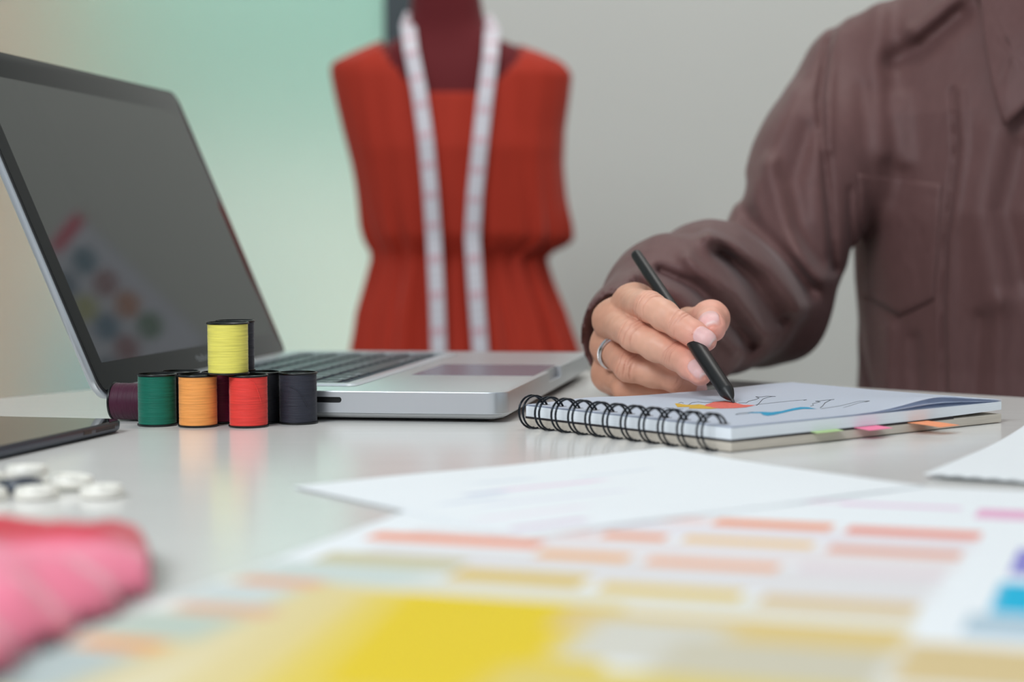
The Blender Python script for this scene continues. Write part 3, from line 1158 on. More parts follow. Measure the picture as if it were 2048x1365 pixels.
FI = dict(
    index=[at(1263, 607, 1.074), at(1299, 613, 1.036), at(1359, 651, 1.017), at(1411, 681, 1.0075)],
    middle=[at(1223, 641, 1.082), at(1268, 671, 1.043), at(1356, 714, 1.024), at(1400, 749, 1.0035)],
    ring=[at(1217, 694, 1.092), at(1257, 734, 1.058), at(1352, 760, 1.050), at(1392, 778, 1.058)],
    pinky=[at(1217, 749, 1.102), at(1250, 775, 1.078), at(1310, 785, 1.072), at(1342, 788, 1.074)])
FR = dict(index=[0.0100, 0.0087, 0.0076, 0.0066], middle=[0.0102, 0.0091, 0.0079, 0.0066],
          ring=[0.0098, 0.0086, 0.0076, 0.0066], pinky=[0.0092, 0.0078, 0.0068, 0.0060])
TH = [at(1335, 690, 1.120), at(1376, 655, 1.086), at(1421, 638, 1.052), at(1424, 655, 1.026)]
TR = [0.0140, 0.0112, 0.0098, 0.0084]
WR = at(1265, 690, 1.155)
ELB = at(1525, 600, 1.375)

# nails: centre, axis (towards tip), outward normal, half width, half length
def nrm(v):
    v = np.asarray(v, float)
    return v / np.linalg.norm(v)


def nail(a, b, out_hint, r, back=0.0035, hw=0.0056, hl=0.0060, fwd=0.0):
    ax = nrm(np.array(b) - np.array(a))
    o_ = np.array(out_hint, float)
    o_ = nrm(o_ - ax * (o_ @ ax))
    return (np.array(b) + ax * (r - hl - 0.0005 + fwd) * 0.8, ax, o_, hw, hl, r)


# outward directions of the nails (towards camera, up and to the right in the photo)
NAILS = [nail(FI['index'][2], FI['index'][3], (0.30, -0.86, 0.05), 0.0066, hw=0.0058, hl=0.0058),
         nail(FI['middle'][2], FI['middle'][3], (0.20, -0.90, 0.20), 0.0066, hw=0.0056, hl=0.0060),
         nail(TH[2], TH[3], (-0.35, -0.72, 0.55), 0.0084, hw=0.0066, hl=0.0068),
         nail(FI['ring'][2], FI['ring'][3], (0.1, -0.9, 0.3), 0.0066)]

# crease sites: (point, axis, outward, spacing, count, strength)
CRE = []
for nm_ in ('index', 'middle', 'ring'):
    P_ = FI[nm_]
    for j, (cnt, sp, st) in ((1, (5, 0.0019, 0.00060)), (2, (4, 0.0014, 0.00055))):
        ax = nrm(nrm(P_[j + 1] - P_[j]) + 0.3 * nrm(P_[j] - P_[j - 1]))
        CRE.append((np.array(P_[j]) + ax * (0.001 if j == 1 else 0), ax, cnt, sp, st, FR[nm_][j]))
CAMP = np.array([0, 0, CAM_H])


def hand_sdf(p):
    p = np.asarray(p, float)
    out = []
    d = None
    for nm_ in ('index', 'middle', 'ring', 'pinky'):
        c = chain(p, FI[nm_], FR[nm_], 0.0035)
        # soft swelling at the joints, fuller pads
        for j, s_ in ((1, 1.02), (2, 1.0)):
            q = FI[nm_][j]
            c = smin(c, np.sqrt(((p - q) ** 2).sum(1)) - FR[nm_][j] * s_, 0.001)
        for j in (1, 2):
            mid = (FI[nm_][j] + FI[nm_][j + 1]) / 2
            c = smin(c, np.sqrt(((p - mid) ** 2).sum(1)) - (FR[nm_][j] + FR[nm_][j + 1]) / 2 * 1.0, 0.004)
        d = c if d is None else smin(d, c, 0.0012)
    # back of the hand: metacarpals
    palm = None
    mr = dict(index=0.0125, middle=0.0128, ring=0.0122, pinky=0.0118)
    for q, nm_ in enumerate(('index', 'middle', 'ring', 'pinky')):
        wpt = WR + np.array([0.006 - 0.004 * q, 0.0, 0.012 - 0.010 * q])
        inw = np.array([0.010, 0.004, -0.002])
        c = cone(p, FI[nm_][0] + inw * 0.35 + np.array([0, 0.004, 0]), wpt, mr[nm_], 0.017)
        palm = c if palm is None else smin(palm, c, 0.010)
        kn = np.sqrt(((p - (FI[nm_][0] + np.array([0.0005, 0.001, 0]))) ** 2).sum(1)) - FR[nm_][0] * 1.06
        palm = smin(palm, kn, 0.006)
    # web towards the thumb and heel of the palm
    palm = smin(palm, cone(p, FI['pinky'][0] + np.array([0.012, 0.012, 0.0]), WR + np.array([0.012, 0, -0.010]), 0.012, 0.018), 0.012)
    palm = smin(palm, cone(p, FI['middle'][0] + np.array([0.016, 0.014, -0.012]), WR, 0.012, 0.020), 0.014)
    d = smin(d, palm, 0.006)
    th = chain(p, TH, TR, 0.004)
    th = smin(th, np.sqrt(((p - TH[2]) ** 2).sum(1)) - TR[2] * 1.05, 0.004)
    th = smin(th, cone(p, TH[0], WR, 0.016, 0.019), 0.010)
    th = smin(th, cone(p, TH[0], FI['index'][0] + np.array([0.006, 0.018, -0.006]), 0.012, 0.008), 0.012)
    near_ = smin(d, th, 0.008)
    tight = np.minimum(d, th)
    # fingertips only touch the thumb, the base melts together
    k_ = np.clip((p[:, 1] - 1.045) / 0.03, 0, 1)
    d = tight * (1 - k_) + near_ * k_
    # forearm
    d = smin(d, cone(p, WR, WR + (ELB - WR) * 0.55, 0.0235, 0.031), 0.010)
    # soft unevenness
    d = d + 0.00035 * vnoise(p * 140) + 0.00012 * vnoise(p * 420)
    # creases over the finger joints
    for c_, ax, cnt, sp, st, r_ in CRE:
        rel = p - c_
        m_ = (rel ** 2).sum(1) < (0.016) ** 2
        if not m_.any():
            continue
        q = rel[m_]
        s_ = q @ ax
        lat = q - s_[:, None] * ax
        ln = np.linalg.norm(lat, axis=1) + 1e-9
        outw = lat / ln[:, None]
        cd = nrm(CAMP - c_)
        dors = outw @ nrm(cd + np.array([-0.15, 0, 0.45]))
        wgt = np.clip((dors - 0.1) / 0.5, 0, 1)
        wob = 0.0006 * vnoise(p[m_] * 260)
        add = 0
        for i in range(cnt):
            o0 = (i - (cnt - 1) / 2) * sp
            bend = 0.10 * (i - (cnt - 1) / 2)
            dd = s_ - o0 + wob - bend * np.abs(lat @ nrm(np.cross(ax, cd))) * 0.6
            add = add + np.clip(0.75 + 0.8 * vnoise(p[m_] * 170 + i * 3.7), 0, 1.2) * np.exp(-(dd / 0.0005) ** 2) * (1.0 if i % 2 == 0 else 0.65)
        out_ = d[m_] + st * add * wgt
        d[m_] = out_
    # nails
    for c_, ax, o_, hw, hl, r_ in NAILS:
        rel = p - c_
        m_ = (rel ** 2).sum(1) < (0.013) ** 2
        if not m_.any():
            continue
        q = rel[m_]
        a_ = q @ ax
        n_ = q @ o_
        w_ = q @ np.cross(ax, o_)
        e = np.maximum(np.abs(w_) / hw, 0) ** 3 + np.abs(a_ / hl) ** 3
        inside = np.clip((1 - e) / 0.12, 0, 1) * (n_ > 0)
        rimm = np.exp(-((e - 1.08) / 0.16) ** 2) * (n_ > 0)
        d[m_] = d[m_] - 0.00018 * inside + 0.00032 * rimm
    return d


M_skin = mat('skin', rough=0.46, attr='Col', sss=0.12, spec=0.4, bump=((1100, 1100, 1100), 0.22, 0.0003))
hv, hf_ = surface_nets(hand_sdf, (0.035, 0.985, 0.002), (0.17, 1.215, 0.088), 0.0007)


def skin_color(P):
    base = np.array(lin(232, 178, 152)[:3])
    pink = np.array(lin(242, 164, 148)[:3])
    tan_ = np.array(lin(206, 150, 124)[:3])
    nailc = np.array(lin(236, 188, 184)[:3])
    lun = np.array(lin(246, 226, 220)[:3])
    C = np.tile(base, (len(P), 1))
    k = np.clip((P[:, 1] - 1.035) / 0.04, 0, 1)[:, None]
    C = C * (1 - k) + tan_ * k
    tips = [FI['index'][3], FI['middle'][3], TH[3], TH[2], FI['ring'][3]]
    for q in tips:
        w_ = np.exp(-(((P - q) ** 2).sum(1)) / 0.014 ** 2)[:, None] * 0.85
        C = C * (1 - w_) + pink * w_
    for nm_ in ('index', 'middle', 'ring'):
        for j in (1, 2):
            w_ = np.exp(-(((P - FI[nm_][j]) ** 2).sum(1)) / 0.0105 ** 2)[:, None] * 0.35
            C = C * (1 - w_) + np.array(lin(206, 122, 104)[:3]) * w_
    for c_, ax, o_, hw, hl, r_ in NAILS:
        q = P - c_
        a_, n_, w_ = q @ ax, q @ o_, q @ np.cross(ax, o_)
        e = np.abs(w_ / hw) ** 3 + np.abs(a_ / hl) ** 3
        ok = np.clip((1.0 - e) / 0.15, 0, 1) * (n_ > 0)
        C = C * (1 - ok[:, None]) + nailc * ok[:, None]
        fe = ok * np.clip((a_ - hl * 0.84) / 0.0006, 0, 1) * 0.7
        C = C * (1 - fe[:, None]) + lun * fe[:, None]
    for c_, ax, cnt, sp, st, r_ in CRE:
        rel = P - c_
        ok = (rel ** 2).sum(1) < 0.016 ** 2
        s_ = rel @ ax
        lat = rel - s_[:, None] * ax
        cd = nrm(CAMP - c_)
        dors = (lat / (np.linalg.norm(lat, axis=1)[:, None] + 1e-9)) @ nrm(cd + np.array([-0.15, 0, 0.45]))
        wgt = np.clip((dors - 0.1) / 0.5, 0, 1) * ok
        wob = 0.0006 * vnoise(P * 260)
        for i in range(cnt):
            o0 = (i - (cnt - 1) / 2) * sp
            dd = s_ - o0 + wob - 0.06 * (i - (cnt - 1) / 2) * np.abs(lat @ nrm(np.cross(ax, cd)))
            w_ = (0.26 * np.clip(0.6 + 0.9 * vnoise(P * 170 + i * 3.7), 0, 1) * np.exp(-(dd / 0.0005) ** 2) * wgt)[:, None]
            C = C * (1 - w_) + np.array(lin(170, 84, 70)[:3]) * w_
    n_ = vnoise(P * 300)[:, None] * 0.05 + vnoise(P * 90)[:, None] * 0.05
    return C * (1 + n_)


# torso, neck and head of the body (inside the clothes and above the frame)
TC = np.array([0.431, 1.425])
FD = np.array([-0.45, -0.893])
RD = np.array([-0.893, 0.45])
SH_R = np.array([0.296, 1.472, 0.232])
SH_L = np.array([TC[0] + 0.158 * 0.893, TC[1] - 0.155 * 0.45, 0.232])
HEAD = np.array([TC[0] + FD[0] * 0.07, TC[1] + FD[1] * 0.07, 0.50])


def torso(p, grow=0.0):
    q = p[:, :2] - TC
    z = p[:, 2]
    a = np.interp(z, [-0.35, -0.2, 0.0, 0.12, 0.2, 0.26, 0.30], [0.165, 0.158, 0.152, 0.158, 0.160, 0.135, 0.09]) + grow
    b = np.interp(z, [-0.35, -0.2, 0.0, 0.12, 0.2, 0.26, 0.30], [0.125, 0.118, 0.112, 0.118, 0.108, 0.085, 0.06]) + grow
    u_, v_ = (q @ RD) / a, (q @ FD) / b
    r_ = np.sqrt(u_ ** 2 + v_ ** 2)
    d = (r_ - 1) * np.minimum(a, b) * (0.75 + 0.25 * np.abs(v_) / np.maximum(r_, 1e-6))
    return np.maximum(d, np.abs(z + 0.03) - 0.33)


def body_sdf(p):
    d = torso(p, -0.012)
    d = smin(d, chain(p, [SH_R, ELB], [0.038, 0.030], 0.02), 0.03)
    nbk = np.array([TC[0], TC[1], 0.27])
    d = smin(d, cone(p, nbk, HEAD - np.array([0, 0, 0.07]), 0.055, 0.050), 0.04)
    q = p - HEAD
    f_, r_, z_ = q[:, :2] @ FD, q[:, :2] @ RD, q[:, 2]
    e = np.sqrt((r_ / 0.075) ** 2 + (f_ / 0.092) ** 2 + (z_ / 0.118) ** 2)
    hd = (e - 1) * 0.075
    P3 = lambda f, r, z: np.array([HEAD[0] + FD[0] * f + RD[0] * r, HEAD[1] + FD[1] * f + RD[1] * r, HEAD[2] + z])
    hd = smin(hd, cone(p, P3(0.088, 0, 0.005), P3(0.108, 0, -0.028), 0.007, 0.011), 0.012)
    hd = smin(hd, cone(p, P3(0.086, 0.018, -0.058), P3(0.086, -0.018, -0.058), 0.007, 0.007), 0.008)
    hd = smin(hd, cone(p, P3(0.070, 0.012, -0.098), P3(0.070, -0.012, -0.098), 0.016, 0.016), 0.02)
    for s_ in (-1, 1):
        hd = smin(hd, cone(p, P3(0.0, s_ * 0.076, 0.015), P3(0.004, s_ * 0.074, -0.025), 0.012, 0.009), 0.008)
        eye = np.sqrt(((p - P3(0.088, s_ * 0.031, 0.004)) ** 2).sum(1)) - 0.012
        hd = np.maximum(hd, -eye)
        ball = np.sqrt(((p - P3(0.076, s_ * 0.031, 0.004)) ** 2).sum(1)) - 0.0115
        hd = np.minimum(hd, ball)
    return smin(d, hd, 0.03)


bv, bf_ = surface_nets(body_sdf, (0.12, 1.2, -0.40), (0.66, 1.68, 0.66), 0.006)
V = np.concatenate([hv, bv])
Fc = np.concatenate([hf_, bf_ + len(hv)])
body = net_obj('body', V, Fc, M_skin)
cc = np.concatenate([skin_color(hv), np.tile(np.array(lin(205, 150, 128)[:3]), (len(bv), 1))])
color_attr(body, cc)
loc_to(body)

# ---- finger ring
M_silver = mat('polished_silver', (225, 226, 228), 0.12, 1.0)
ra, rb_ = FI['ring'][0], FI['ring'][1]
rax = nrm(rb_ - ra)
rc = ra + (rb_ - ra) * 0.34
ro = nrm(np.cross(rax, (0, 0, 1)))
ru = np.cross(ro, rax)
mb = MB()
L = []
RRR = 0.0100
for i in range(64):
    a = 2 * math.pi * i / 64
    e = ro * math.cos(a) + ru * math.sin(a)
    sec = [(RRR, -0.0021), (RRR + 0.0010, -0.0019), (RRR + 0.0012, -0.0011), (RRR + 0.0007, -0.0008), (RRR + 0.0007, 0.0008),
           (RRR + 0.0012, 0.0011), (RRR + 0.0010, 0.0019), (RRR, 0.0021)]
    L.append([tuple(rc + e * r_ + rax * w_) for r_, w_ in sec])
L.append(L[0])
mb.loops(L, False, False)
rg = mb.build('finger_ring', M_silver)
smooth_by_angle(rg, 40)
rg['label'] = 'silver ring on the ring finger'
loc_to(rg)
sd = nrm(nrm(CAMP - rc) + np.array([-0.25, 0, 0.75]))
sd = nrm(sd - rax * (sd @ rax))
mb = MB()
for i in range(3):
    pass
bmx = bmesh.new()
bmesh.ops.create_icosphere(bmx, subdivisions=2, radius=0.0011)
mb.add([tuple(np.array(v.co) + rc + sd * (RRR + 0.0009)) for v in bmx.verts], [tuple(v.index for v in f.verts) for f in bmx.faces])
bmx.free()
st_ = mb.build('gemstone', mat('clear_stone', (250, 250, 250), 0.03, trans=0.6, ior=2.0), rg)

# ---- shirt
ARM = [np.array([0.292, 1.470, 0.232]), at(1645, 330, 1.425), ELB, at(1430, 592, 1.275), at(1345, 612, 1.205), at(1290, 662, 1.160), at(1262, 688, 1.138)]
ARR = [0.053, 0.052, 0.049, 0.050, 0.0435, 0.0350, 0.0325]


def seg_d(u, v, pts):
    """distance in photo pixels to a polyline"""
    best = None
    for (x0, y0), (x1, y1) in zip(pts[:-1], pts[1:]):
        dx, dy = x1 - x0, y1 - y0
        t_ = np.clip(((u - x0) * dx + (v - y0) * dy) / (dx * dx + dy * dy), 0, 1)
        d_ = np.hypot(u - x0 - t_ * dx, v - y0 - t_ * dy)
        best = d_ if best is None else np.minimum(best, d_)
    return best


# folds of the cloth: (points, half width px, height in metres; negative = crease)
FOLDS = [
    ([(1690, 10), (1655, 90), (1640, 200), (1650, 330), (1662, 450), (1668, 540)], 9, -0.0045),
    ([(1675, 60), (1660, 150), (1655, 300)], 10, 0.0025),
    ([(1590, 190), (1545, 300), (1500, 400)], 26, 0.004),
    ([(1620, 260), (1590, 360), (1600, 450), (1640, 520)], 20, -0.004),
    ([(1540, 330), (1560, 420), (1600, 500), (1640, 560)], 20, 0.005),
    ([(1480, 370), (1500, 440), (1560, 510), (1620, 580)], 18, -0.006),
    ([(1420, 470), (1470, 490), (1540, 540), (1600, 620)], 20, 0.006),
    ([(1440, 505), (1500, 560), (1560, 640)], 16, -0.005),
    ([(1375, 515), (1400, 540), (1470, 590), (1530, 670)], 16, 0.005),
    ([(1320, 545), (1390, 575), (1450, 630), (1500, 690)], 14, -0.006),
    ([(1290, 550), (1360, 590), (1420, 650), (1470, 700)], 14, 0.004),
    ([(1270, 570), (1330, 610), (1400, 680)], 12, -0.004),
    ([(1760, 20), (1750, 130), (1770, 300)], 26, 0.004),
    ([(1830, 60), (1880, 20), (1950, -40)], 20, 0.006),
    ([(1790, 120), (1850, 90), (1920, 30)], 22, -0.006),
    ([(1730, 180), (1735, 330), (1745, 480)], 18, -0.0015),
    ([(1800, 200), (1810, 320)], 20, 0.003),
    ([(1905, 180), (1912, 300), (1890, 480), (1885, 640), (1890, 790)], 5, -0.0025),
    ([(1925, 180), (1930, 300), (1905, 480), (1900, 640), (1905, 790)], 8, 0.0018),
    ([(1990, 270), (1960, 420), (1990, 600)], 34, 0.004),
    ([(2040, 300), (2010, 420), (2040, 560)], 26, -0.004),
    ([(1960, 640), (1950, 790)], 18, -0.0025), ([(2000, 600), (1995, 790)], 18, 0.0025),
    ([(1700, 380), (1705, 560), (1725, 700), (1745, 790)], 7, -0.0022),
    ([(1780, 660), (1775, 790)], 16, 0.002), ([(1830, 680), (1835, 790)], 14, -0.002)]


def shirt_sdf(p):
    p = np.asarray(p, float)
    d = torso(p, 0.0)
    d = smin(d, cone(p, SH_R + np.array([0.004, 0, 0.004]), np.array([TC[0], TC[1], 0.292]), 0.047, 0.058), 0.03)
    d = smin(d, cone(p, SH_L, np.array([TC[0], TC[1], 0.292]), 0.050, 0.058), 0.03)
    d = smin(d, cone(p, SH_L, SH_L + np.array([0.09, 0.0, -0.20]), 0.052, 0.046), 0.03)
    arm = chain(p, ARM, ARR, 0.02)
    # loose cloth hanging under the forearm near the cuff
    arm = smin(arm, cone(p, at(1500, 668, 1.30), at(1415, 705, 1.205), 0.016, 0.016), 0.022)
    arm = smin(arm, cone(p, at(1415, 705, 1.205), at(1300, 735, 1.150), 0.016, 0.013), 0.02)
    d = smin(d, arm, 0.016)
    u_, v_ = project(p)
    front = np.clip((1.50 - p[:, 1]) / 0.05, 0, 1)
    k = 0
    for pts, w_, a_ in FOLDS:
        k = k + a_ * np.exp(-(seg_d(u_, v_, pts) / w_) ** 2)
    w2 = p * np.array([38, 38, 12])
    k = k + 0.0013 * vnoise(w2 + 4.1) + 0.0003 * vnoise(p * np.array([90, 90, 40]))
    d = d - 1.35 * k * front
    # opening at the neck
    nk = cone(p, np.array([TC[0] - 0.028, TC[1] - 0.06, 0.30]), np.array([HEAD[0], HEAD[1], 0.46]), 0.046, 0.066)
    d = np.maximum(d, -nk)
    return np.maximum(d, np.maximum(p[:, 2] - 0.36, -0.33 - p[:, 2]))


def hollow_shirt(p):
    """cloth with an open cuff"""
    d = shirt_sdf(p)
    cu, ax = ARM[-1], nrm(ARM[-1] - ARM[-3])
    s_ = (p - cu) @ ax
    cut_ = s_ - 0.004
    inner = chain(p, [ARM[-1] + ax * 0.05, ARM[-1], ARM[-2]], [0.0325, 0.0322, 0.030], 0.01)
    d = np.maximum(d, -np.maximum(inner, -(s_ + 0.03)))
    return np.maximum(d, np.where(((p - cu) ** 2).sum(1) < 0.09 ** 2, cut_, -1))


M_shirt = mat('brown_cotton_satin', (104, 73, 71), 0.58, sheen=0.12, spec=0.3, noise=((260, 260, 60), 0.06),
              bump=((1600, 1600, 1600), 0.12, 0.0003))
sv, sf_ = surface_nets(hollow_shirt, (0.030, 1.085, -0.34), (0.72, 1.62, 0.37), 0.0026, k=4, band=3.0)
shirt = net_obj('shirt', sv, sf_, M_shirt)
loc_to(shirt)


def march(px, py, f, y0=1.15, y1=1.55):
    d = cam_ray(px, py)
    d = d / np.linalg.norm(d)
    t0_ = y0 / d[1]
    ts = np.arange(t0_, y1 / d[1], 0.001)
    vals = f(CAMP + ts[:, None] * d)
    i = np.argmax(vals < 0)
    if not (vals < 0).any():
        return None
    return CAMP + d * ts[i], -d


def patch(name, quad_px, nu, nv, off, thick, parent, m, f, bow=0.0):
    """cloth piece lying on the shirt; quad_px = four corners in photo pixels"""
    (ax_, ay), (bx, by), (cx, cy), (dx, dy) = quad_px
    V = []
    for j in range(nv + 1):
        for i in range(nu + 1):
            s_, t_ = i / nu, j / nv
            px = (ax_ * (1 - s_) + bx * s_) * (1 - t_) + (dx * (1 - s_) + cx * s_) * t_
            py = (ay * (1 - s_) + by * s_) * (1 - t_) + (dy * (1 - s_) + cy * s_) * t_
            if name == 'pocket' and t_ > 0.8:
                py += (t_ - 0.8) / 0.2 * 38 * (1 - abs(2 * s_ - 1))
            r_ = march(px, py, f)
            if r_ is None:
                r_ = (V[-1], -nrm(cam_ray(px, py))) if V else (at(px, py, 1.35), -nrm(cam_ray(px, py)))
            P_, n_ = r_
            V.append(P_ + n_ * (off + bow * math.sin(math.pi * s_)))
    Fq = [(j * (nu + 1) + i, j * (nu + 1) + i + 1, (j + 1) * (nu + 1) + i + 1, (j + 1) * (nu + 1) + i) for j in range(nv) for i in range(nu)]
    o_ = mesh_obj(name, V, Fq, m, smooth=True)
    so = o_.modifiers.new('thickness', 'SOLIDIFY')
    so.thickness = thick
    so.offset = 0
    o_.parent = parent
    loc_to(o_, parent)
    return o_


patch('pocket', [(1716, 347), (1884, 368), (1868, 600), (1728, 592)], 18, 24, 0.0012, 0.0012, shirt, M_shirt, shirt_sdf)


def smooth_torso(p):
    d = torso(p, 0.004)
    return smin(d, cone(p, SH_R, np.array([TC[0], TC[1], 0.292]), 0.05, 0.06), 0.03)


def collar_leaf(outline_px, off):
    n_ = len(outline_px)
    cx = sum(p_[0] for p_ in outline_px) / n_
    cy = sum(p_[1] for p_ in outline_px) / n_
    rings = 8
    V, Fq = [], []
    last = None
    for r_ in range(rings + 1):
        s_ = r_ / rings
        for (x0, y0) in outline_px:
            px, py = cx + (x0 - cx) * s_, cy + (y0 - cy) * s_
            q = march(px, max(py, -60), smooth_torso)
            Yq = q[0][1] if q else (last if last else 1.36)
            last = Yq
            V.append(at(px, py, Yq - off - 0.004 * (1 - s_)))
    for r_ in range(rings):
        for i in range(n_):
            j = (i + 1) % n_
            Fq.append((r_ * n_ + i, r_ * n_ + j, (r_ + 1) * n_ + j, (r_ + 1) * n_ + i))
    o_ = mesh_obj('collar', V, Fq, M_shirt, smooth=True)
    bm = bmesh.new()
    bm.from_mesh(o_.data)
    bmesh.ops.remove_doubles(bm, verts=bm.verts, dist=1e-6)
    bmesh.ops.recalc_face_normals(bm, faces=bm.faces)
    bm.to_mesh(o_.data)
    bm.free()
    so = o_.modifiers.new('thickness', 'SOLIDIFY')
    so.thickness = 0.0022
    loc_to(o_, shirt)
    return o_


def dens(P_, n_=6):
    out = []
    for i in range(len(P_)):
        a, b = P_[i], P_[(i + 1) % len(P_)]
        out += [(a[0] + (b[0] - a[0]) * k / n_, a[1] + (b[1] - a[1]) * k / n_) for k in range(n_)]
    return out


collar_leaf(dens([(1958, -50), (1966, 60), (1985, 170), (2009, 252), (2052, 212), (2100, 150), (2125, -50)]), 0.012)
collar_leaf(dens([(2330, -50), (2325, 60), (2300, 170), (2270, 252), (2225, 212), (2180, 150), (2165, -50)]), 0.012)

# trousers and hair, mostly out of sight
M_trou = mat('dark_trousers', (40, 42, 50), 0.8)


def legs_sdf(p):
    d = None
    for s_ in (-1, 1):
        hip = np.array([TC[0] + RD[0] * 0.085 * s_, TC[1] + RD[1] * 0.085 * s_, -0.27])
        knee = hip + np.array([FD[0] * 0.40, FD[1] * 0.40, -0.01])
        foot = knee + np.array([0, 0, -0.40])
        toe = foot + np.array([FD[0] * 0.15, FD[1] * 0.15, -0.02])
        c = chain(p, [hip, knee, foot, toe], [0.085, 0.060, 0.042, 0.036], 0.03)
        d = c if d is None else smin(d, c, 0.02)
    return d


lv, lf = surface_nets(legs_sdf, (-0.05, 0.75, -0.75), (0.75, 1.65, -0.15), 0.012)
loc_to(net_obj('trousers', lv, lf, M_trou))


def hair_sdf(p):
    q = p - HEAD
    f_, r_, z_ = q[:, :2] @ FD, q[:, :2] @ RD, q[:, 2]
    e = (np.sqrt((r_ / 0.086) ** 2 + ((f_ + 0.008) / 0.098) ** 2 + ((z_ - 0.006) / 0.126) ** 2) - 1) * 0.086
    return np.maximum(e, np.minimum(f_ * 0.9 - 0.03 - z_ * 0.45, 0.035 + f_ - 0.0 - z_ * 0.2)) if False else np.maximum(e, f_ - 0.045 - z_ * 0.35 + 0.02)


lv, lf = surface_nets(hair_sdf, (0.25, 1.2, 0.33), (0.6, 1.6, 0.66), 0.006)
loc_to(net_obj('hair', lv, lf, mat('black_hair', (22, 18, 18), 0.5)))

# stool under the person
stl = empty('stool', (TC[0], TC[1], -0.75))
tag(stl, 'round stool under the person in the brown shirt', 'stool')
M_seat = mat('stool_seat', (70, 70, 72), 0.6)
MB().lathe([(0.14, 0.34), (0.165, 0.35), (0.165, 0.385), (0.15, 0.395)], 36).build('seat', M_seat, stl)
for a in (45, 135, 225, 315):
    ca, sa = math.cos(math.radians(a)), math.sin(math.radians(a))
    MB().tube([(0.10 * ca, 0.10 * sa, 0.345), (0.17 * ca, 0.17 * sa, 0.0)], 0.012, 12).build('leg', M_steel, stl)

# ================================================================== DRESS FORM, DRESS, TAPE
DY = 2.3
K = DY / F_PX


def mx(px):
    return (px - 1024) * K


def mz(py):
    return float(at(1024, py, DY)[2])


M_form = mat('maroon_jersey', (100, 12, 20), 0.85, sheen=0.1)
M_dress = mat('rust_red_crepe', (176, 50, 31), 0.75, sheen=0.15, spec=0.25, noise=((60, 60, 8), 0.05))
form = empty('dress_form', (mx(905), DY, -0.75))
tag(form, 'dark red tailor dress form standing behind the table', 'dress form')
# rows: (pixel row, left px, right px, depth ratio)
FORM = [(-60, 836, 958), (0, 826, 966), (40, 824, 972), (62, 818, 980), (78, 800, 1000), (95, 764, 1040), (118, 700, 1100),
        (150, 690, 1112), (210, 705, 1108), (300, 722, 1104), (400, 752, 1090), (500, 765, 1072), (600, 735, 1095), (700, 722, 1120),
        (820, 735, 1110)]


def ring_pts(cx, a, b, z, n, cy=0.0, mod=None, pw=2.2):
    out = []
    for i in range(n):
        t_ = 2 * math.pi * i / n
        c, s = math.cos(t_), math.sin(t_)
        r_ = 1 + (mod(t_) if mod else 0)
        out.append((cx + a * r_ * math.copysign(abs(c) ** (2 / pw), c), cy + b * r_ * math.copysign(abs(s) ** (2 / pw), s), z))
    return out


def depth_of(py):
    return float(np.interp(py, [-60, 62, 80, 110, 150, 300, 400, 500, 600, 820], [0.040, 0.042, 0.045, 0.05, 0.065, 0.082, 0.075, 0.062, 0.075, 0.085]))


x0f = mx(905)
mb = MB()
mb.loops([ring_pts(mx((l + r) / 2) - x0f, (r - l) / 2 * K, depth_of(py), mz(py) + 0.75, 48) for py, l, r in FORM])
o = mb.build('torso', M_form, form, smooth=True)
MB().lathe([(0.036, mz(-60) + 0.75), (0.037, mz(-60) + 0.757), (0.02, mz(-60) + 0.762), (0.008, mz(-60) + 0.79)], 32).build('neck_cap', M_black, form)
MB().lathe([(0.012, 0.02), (0.012, mz(800) + 0.75)], 20).build('pole', M_steel, form)
MB().lathe([(0.15, 0.0), (0.15, 0.012), (0.02, 0.03)], 40).build('stand_base', M_steel, form)

DR = [(84, 760, 1020), (104, 712, 1078), (126, 668, 1128), (150, 668, 1145), (200, 677, 1139), (260, 690, 1130), (330, 707, 1127),
      (400, 719, 1131), (450, 728, 1137), (480, 738, 1137), (496, 746, 1118), (507, 752, 1090), (520, 752, 1082), (560, 742, 1092),
      (620, 724, 1114), (700, 708, 1142), (820, 690, 1165), (1000, 668, 1190), (1300, 640, 1215)]
rows_px = np.concatenate([np.linspace(84, 500, 54), np.linspace(504, 1300, 60)])
dp = np.array([d_[0] for d_ in DR], float)
lpx = np.interp(rows_px, dp, [d_[1] for d_ in DR])
rpx = np.interp(rows_px, dp, [d_[2] for d_ in DR])
N = 180
L = []
rndp = np.random.RandomState(5)
ph = rndp.rand(12) * 6.28
for py, l, r in zip(rows_px, lpx, rpx):
    gather = math.exp(-((py - 500) / 90.0) ** 2)
    skirt = max(0.0, min(1.0, (py - 505) / 120))
    amp = 0.040 * gather + 0.075 * skirt + 0.012

    def mod(t_, py=py, amp=amp, gather=gather):
        v = math.sin(24 * t_ + ph[0] + 0.4 * math.sin(py / 60)) * 0.5 + math.sin(15 * t_ + ph[1] + py / 260) * 0.5 + math.sin(37 * t_ + ph[2]) * 0.35 * gather
        return amp * v
    dpt = float(np.interp(py, [84, 110, 150, 300, 400, 470, 500, 510, 560, 700, 1300], [0.048, 0.056, 0.072, 0.092, 0.092, 0.090, 0.078, 0.072, 0.080, 0.100, 0.16]))
    L.append(ring_pts(mx((l + r) / 2), (r - l) / 2 * K, dpt, mz(py), N, cy=DY, mod=mod))
Vd = [p_ for l_ in L for p_ in l_]
Fd = []
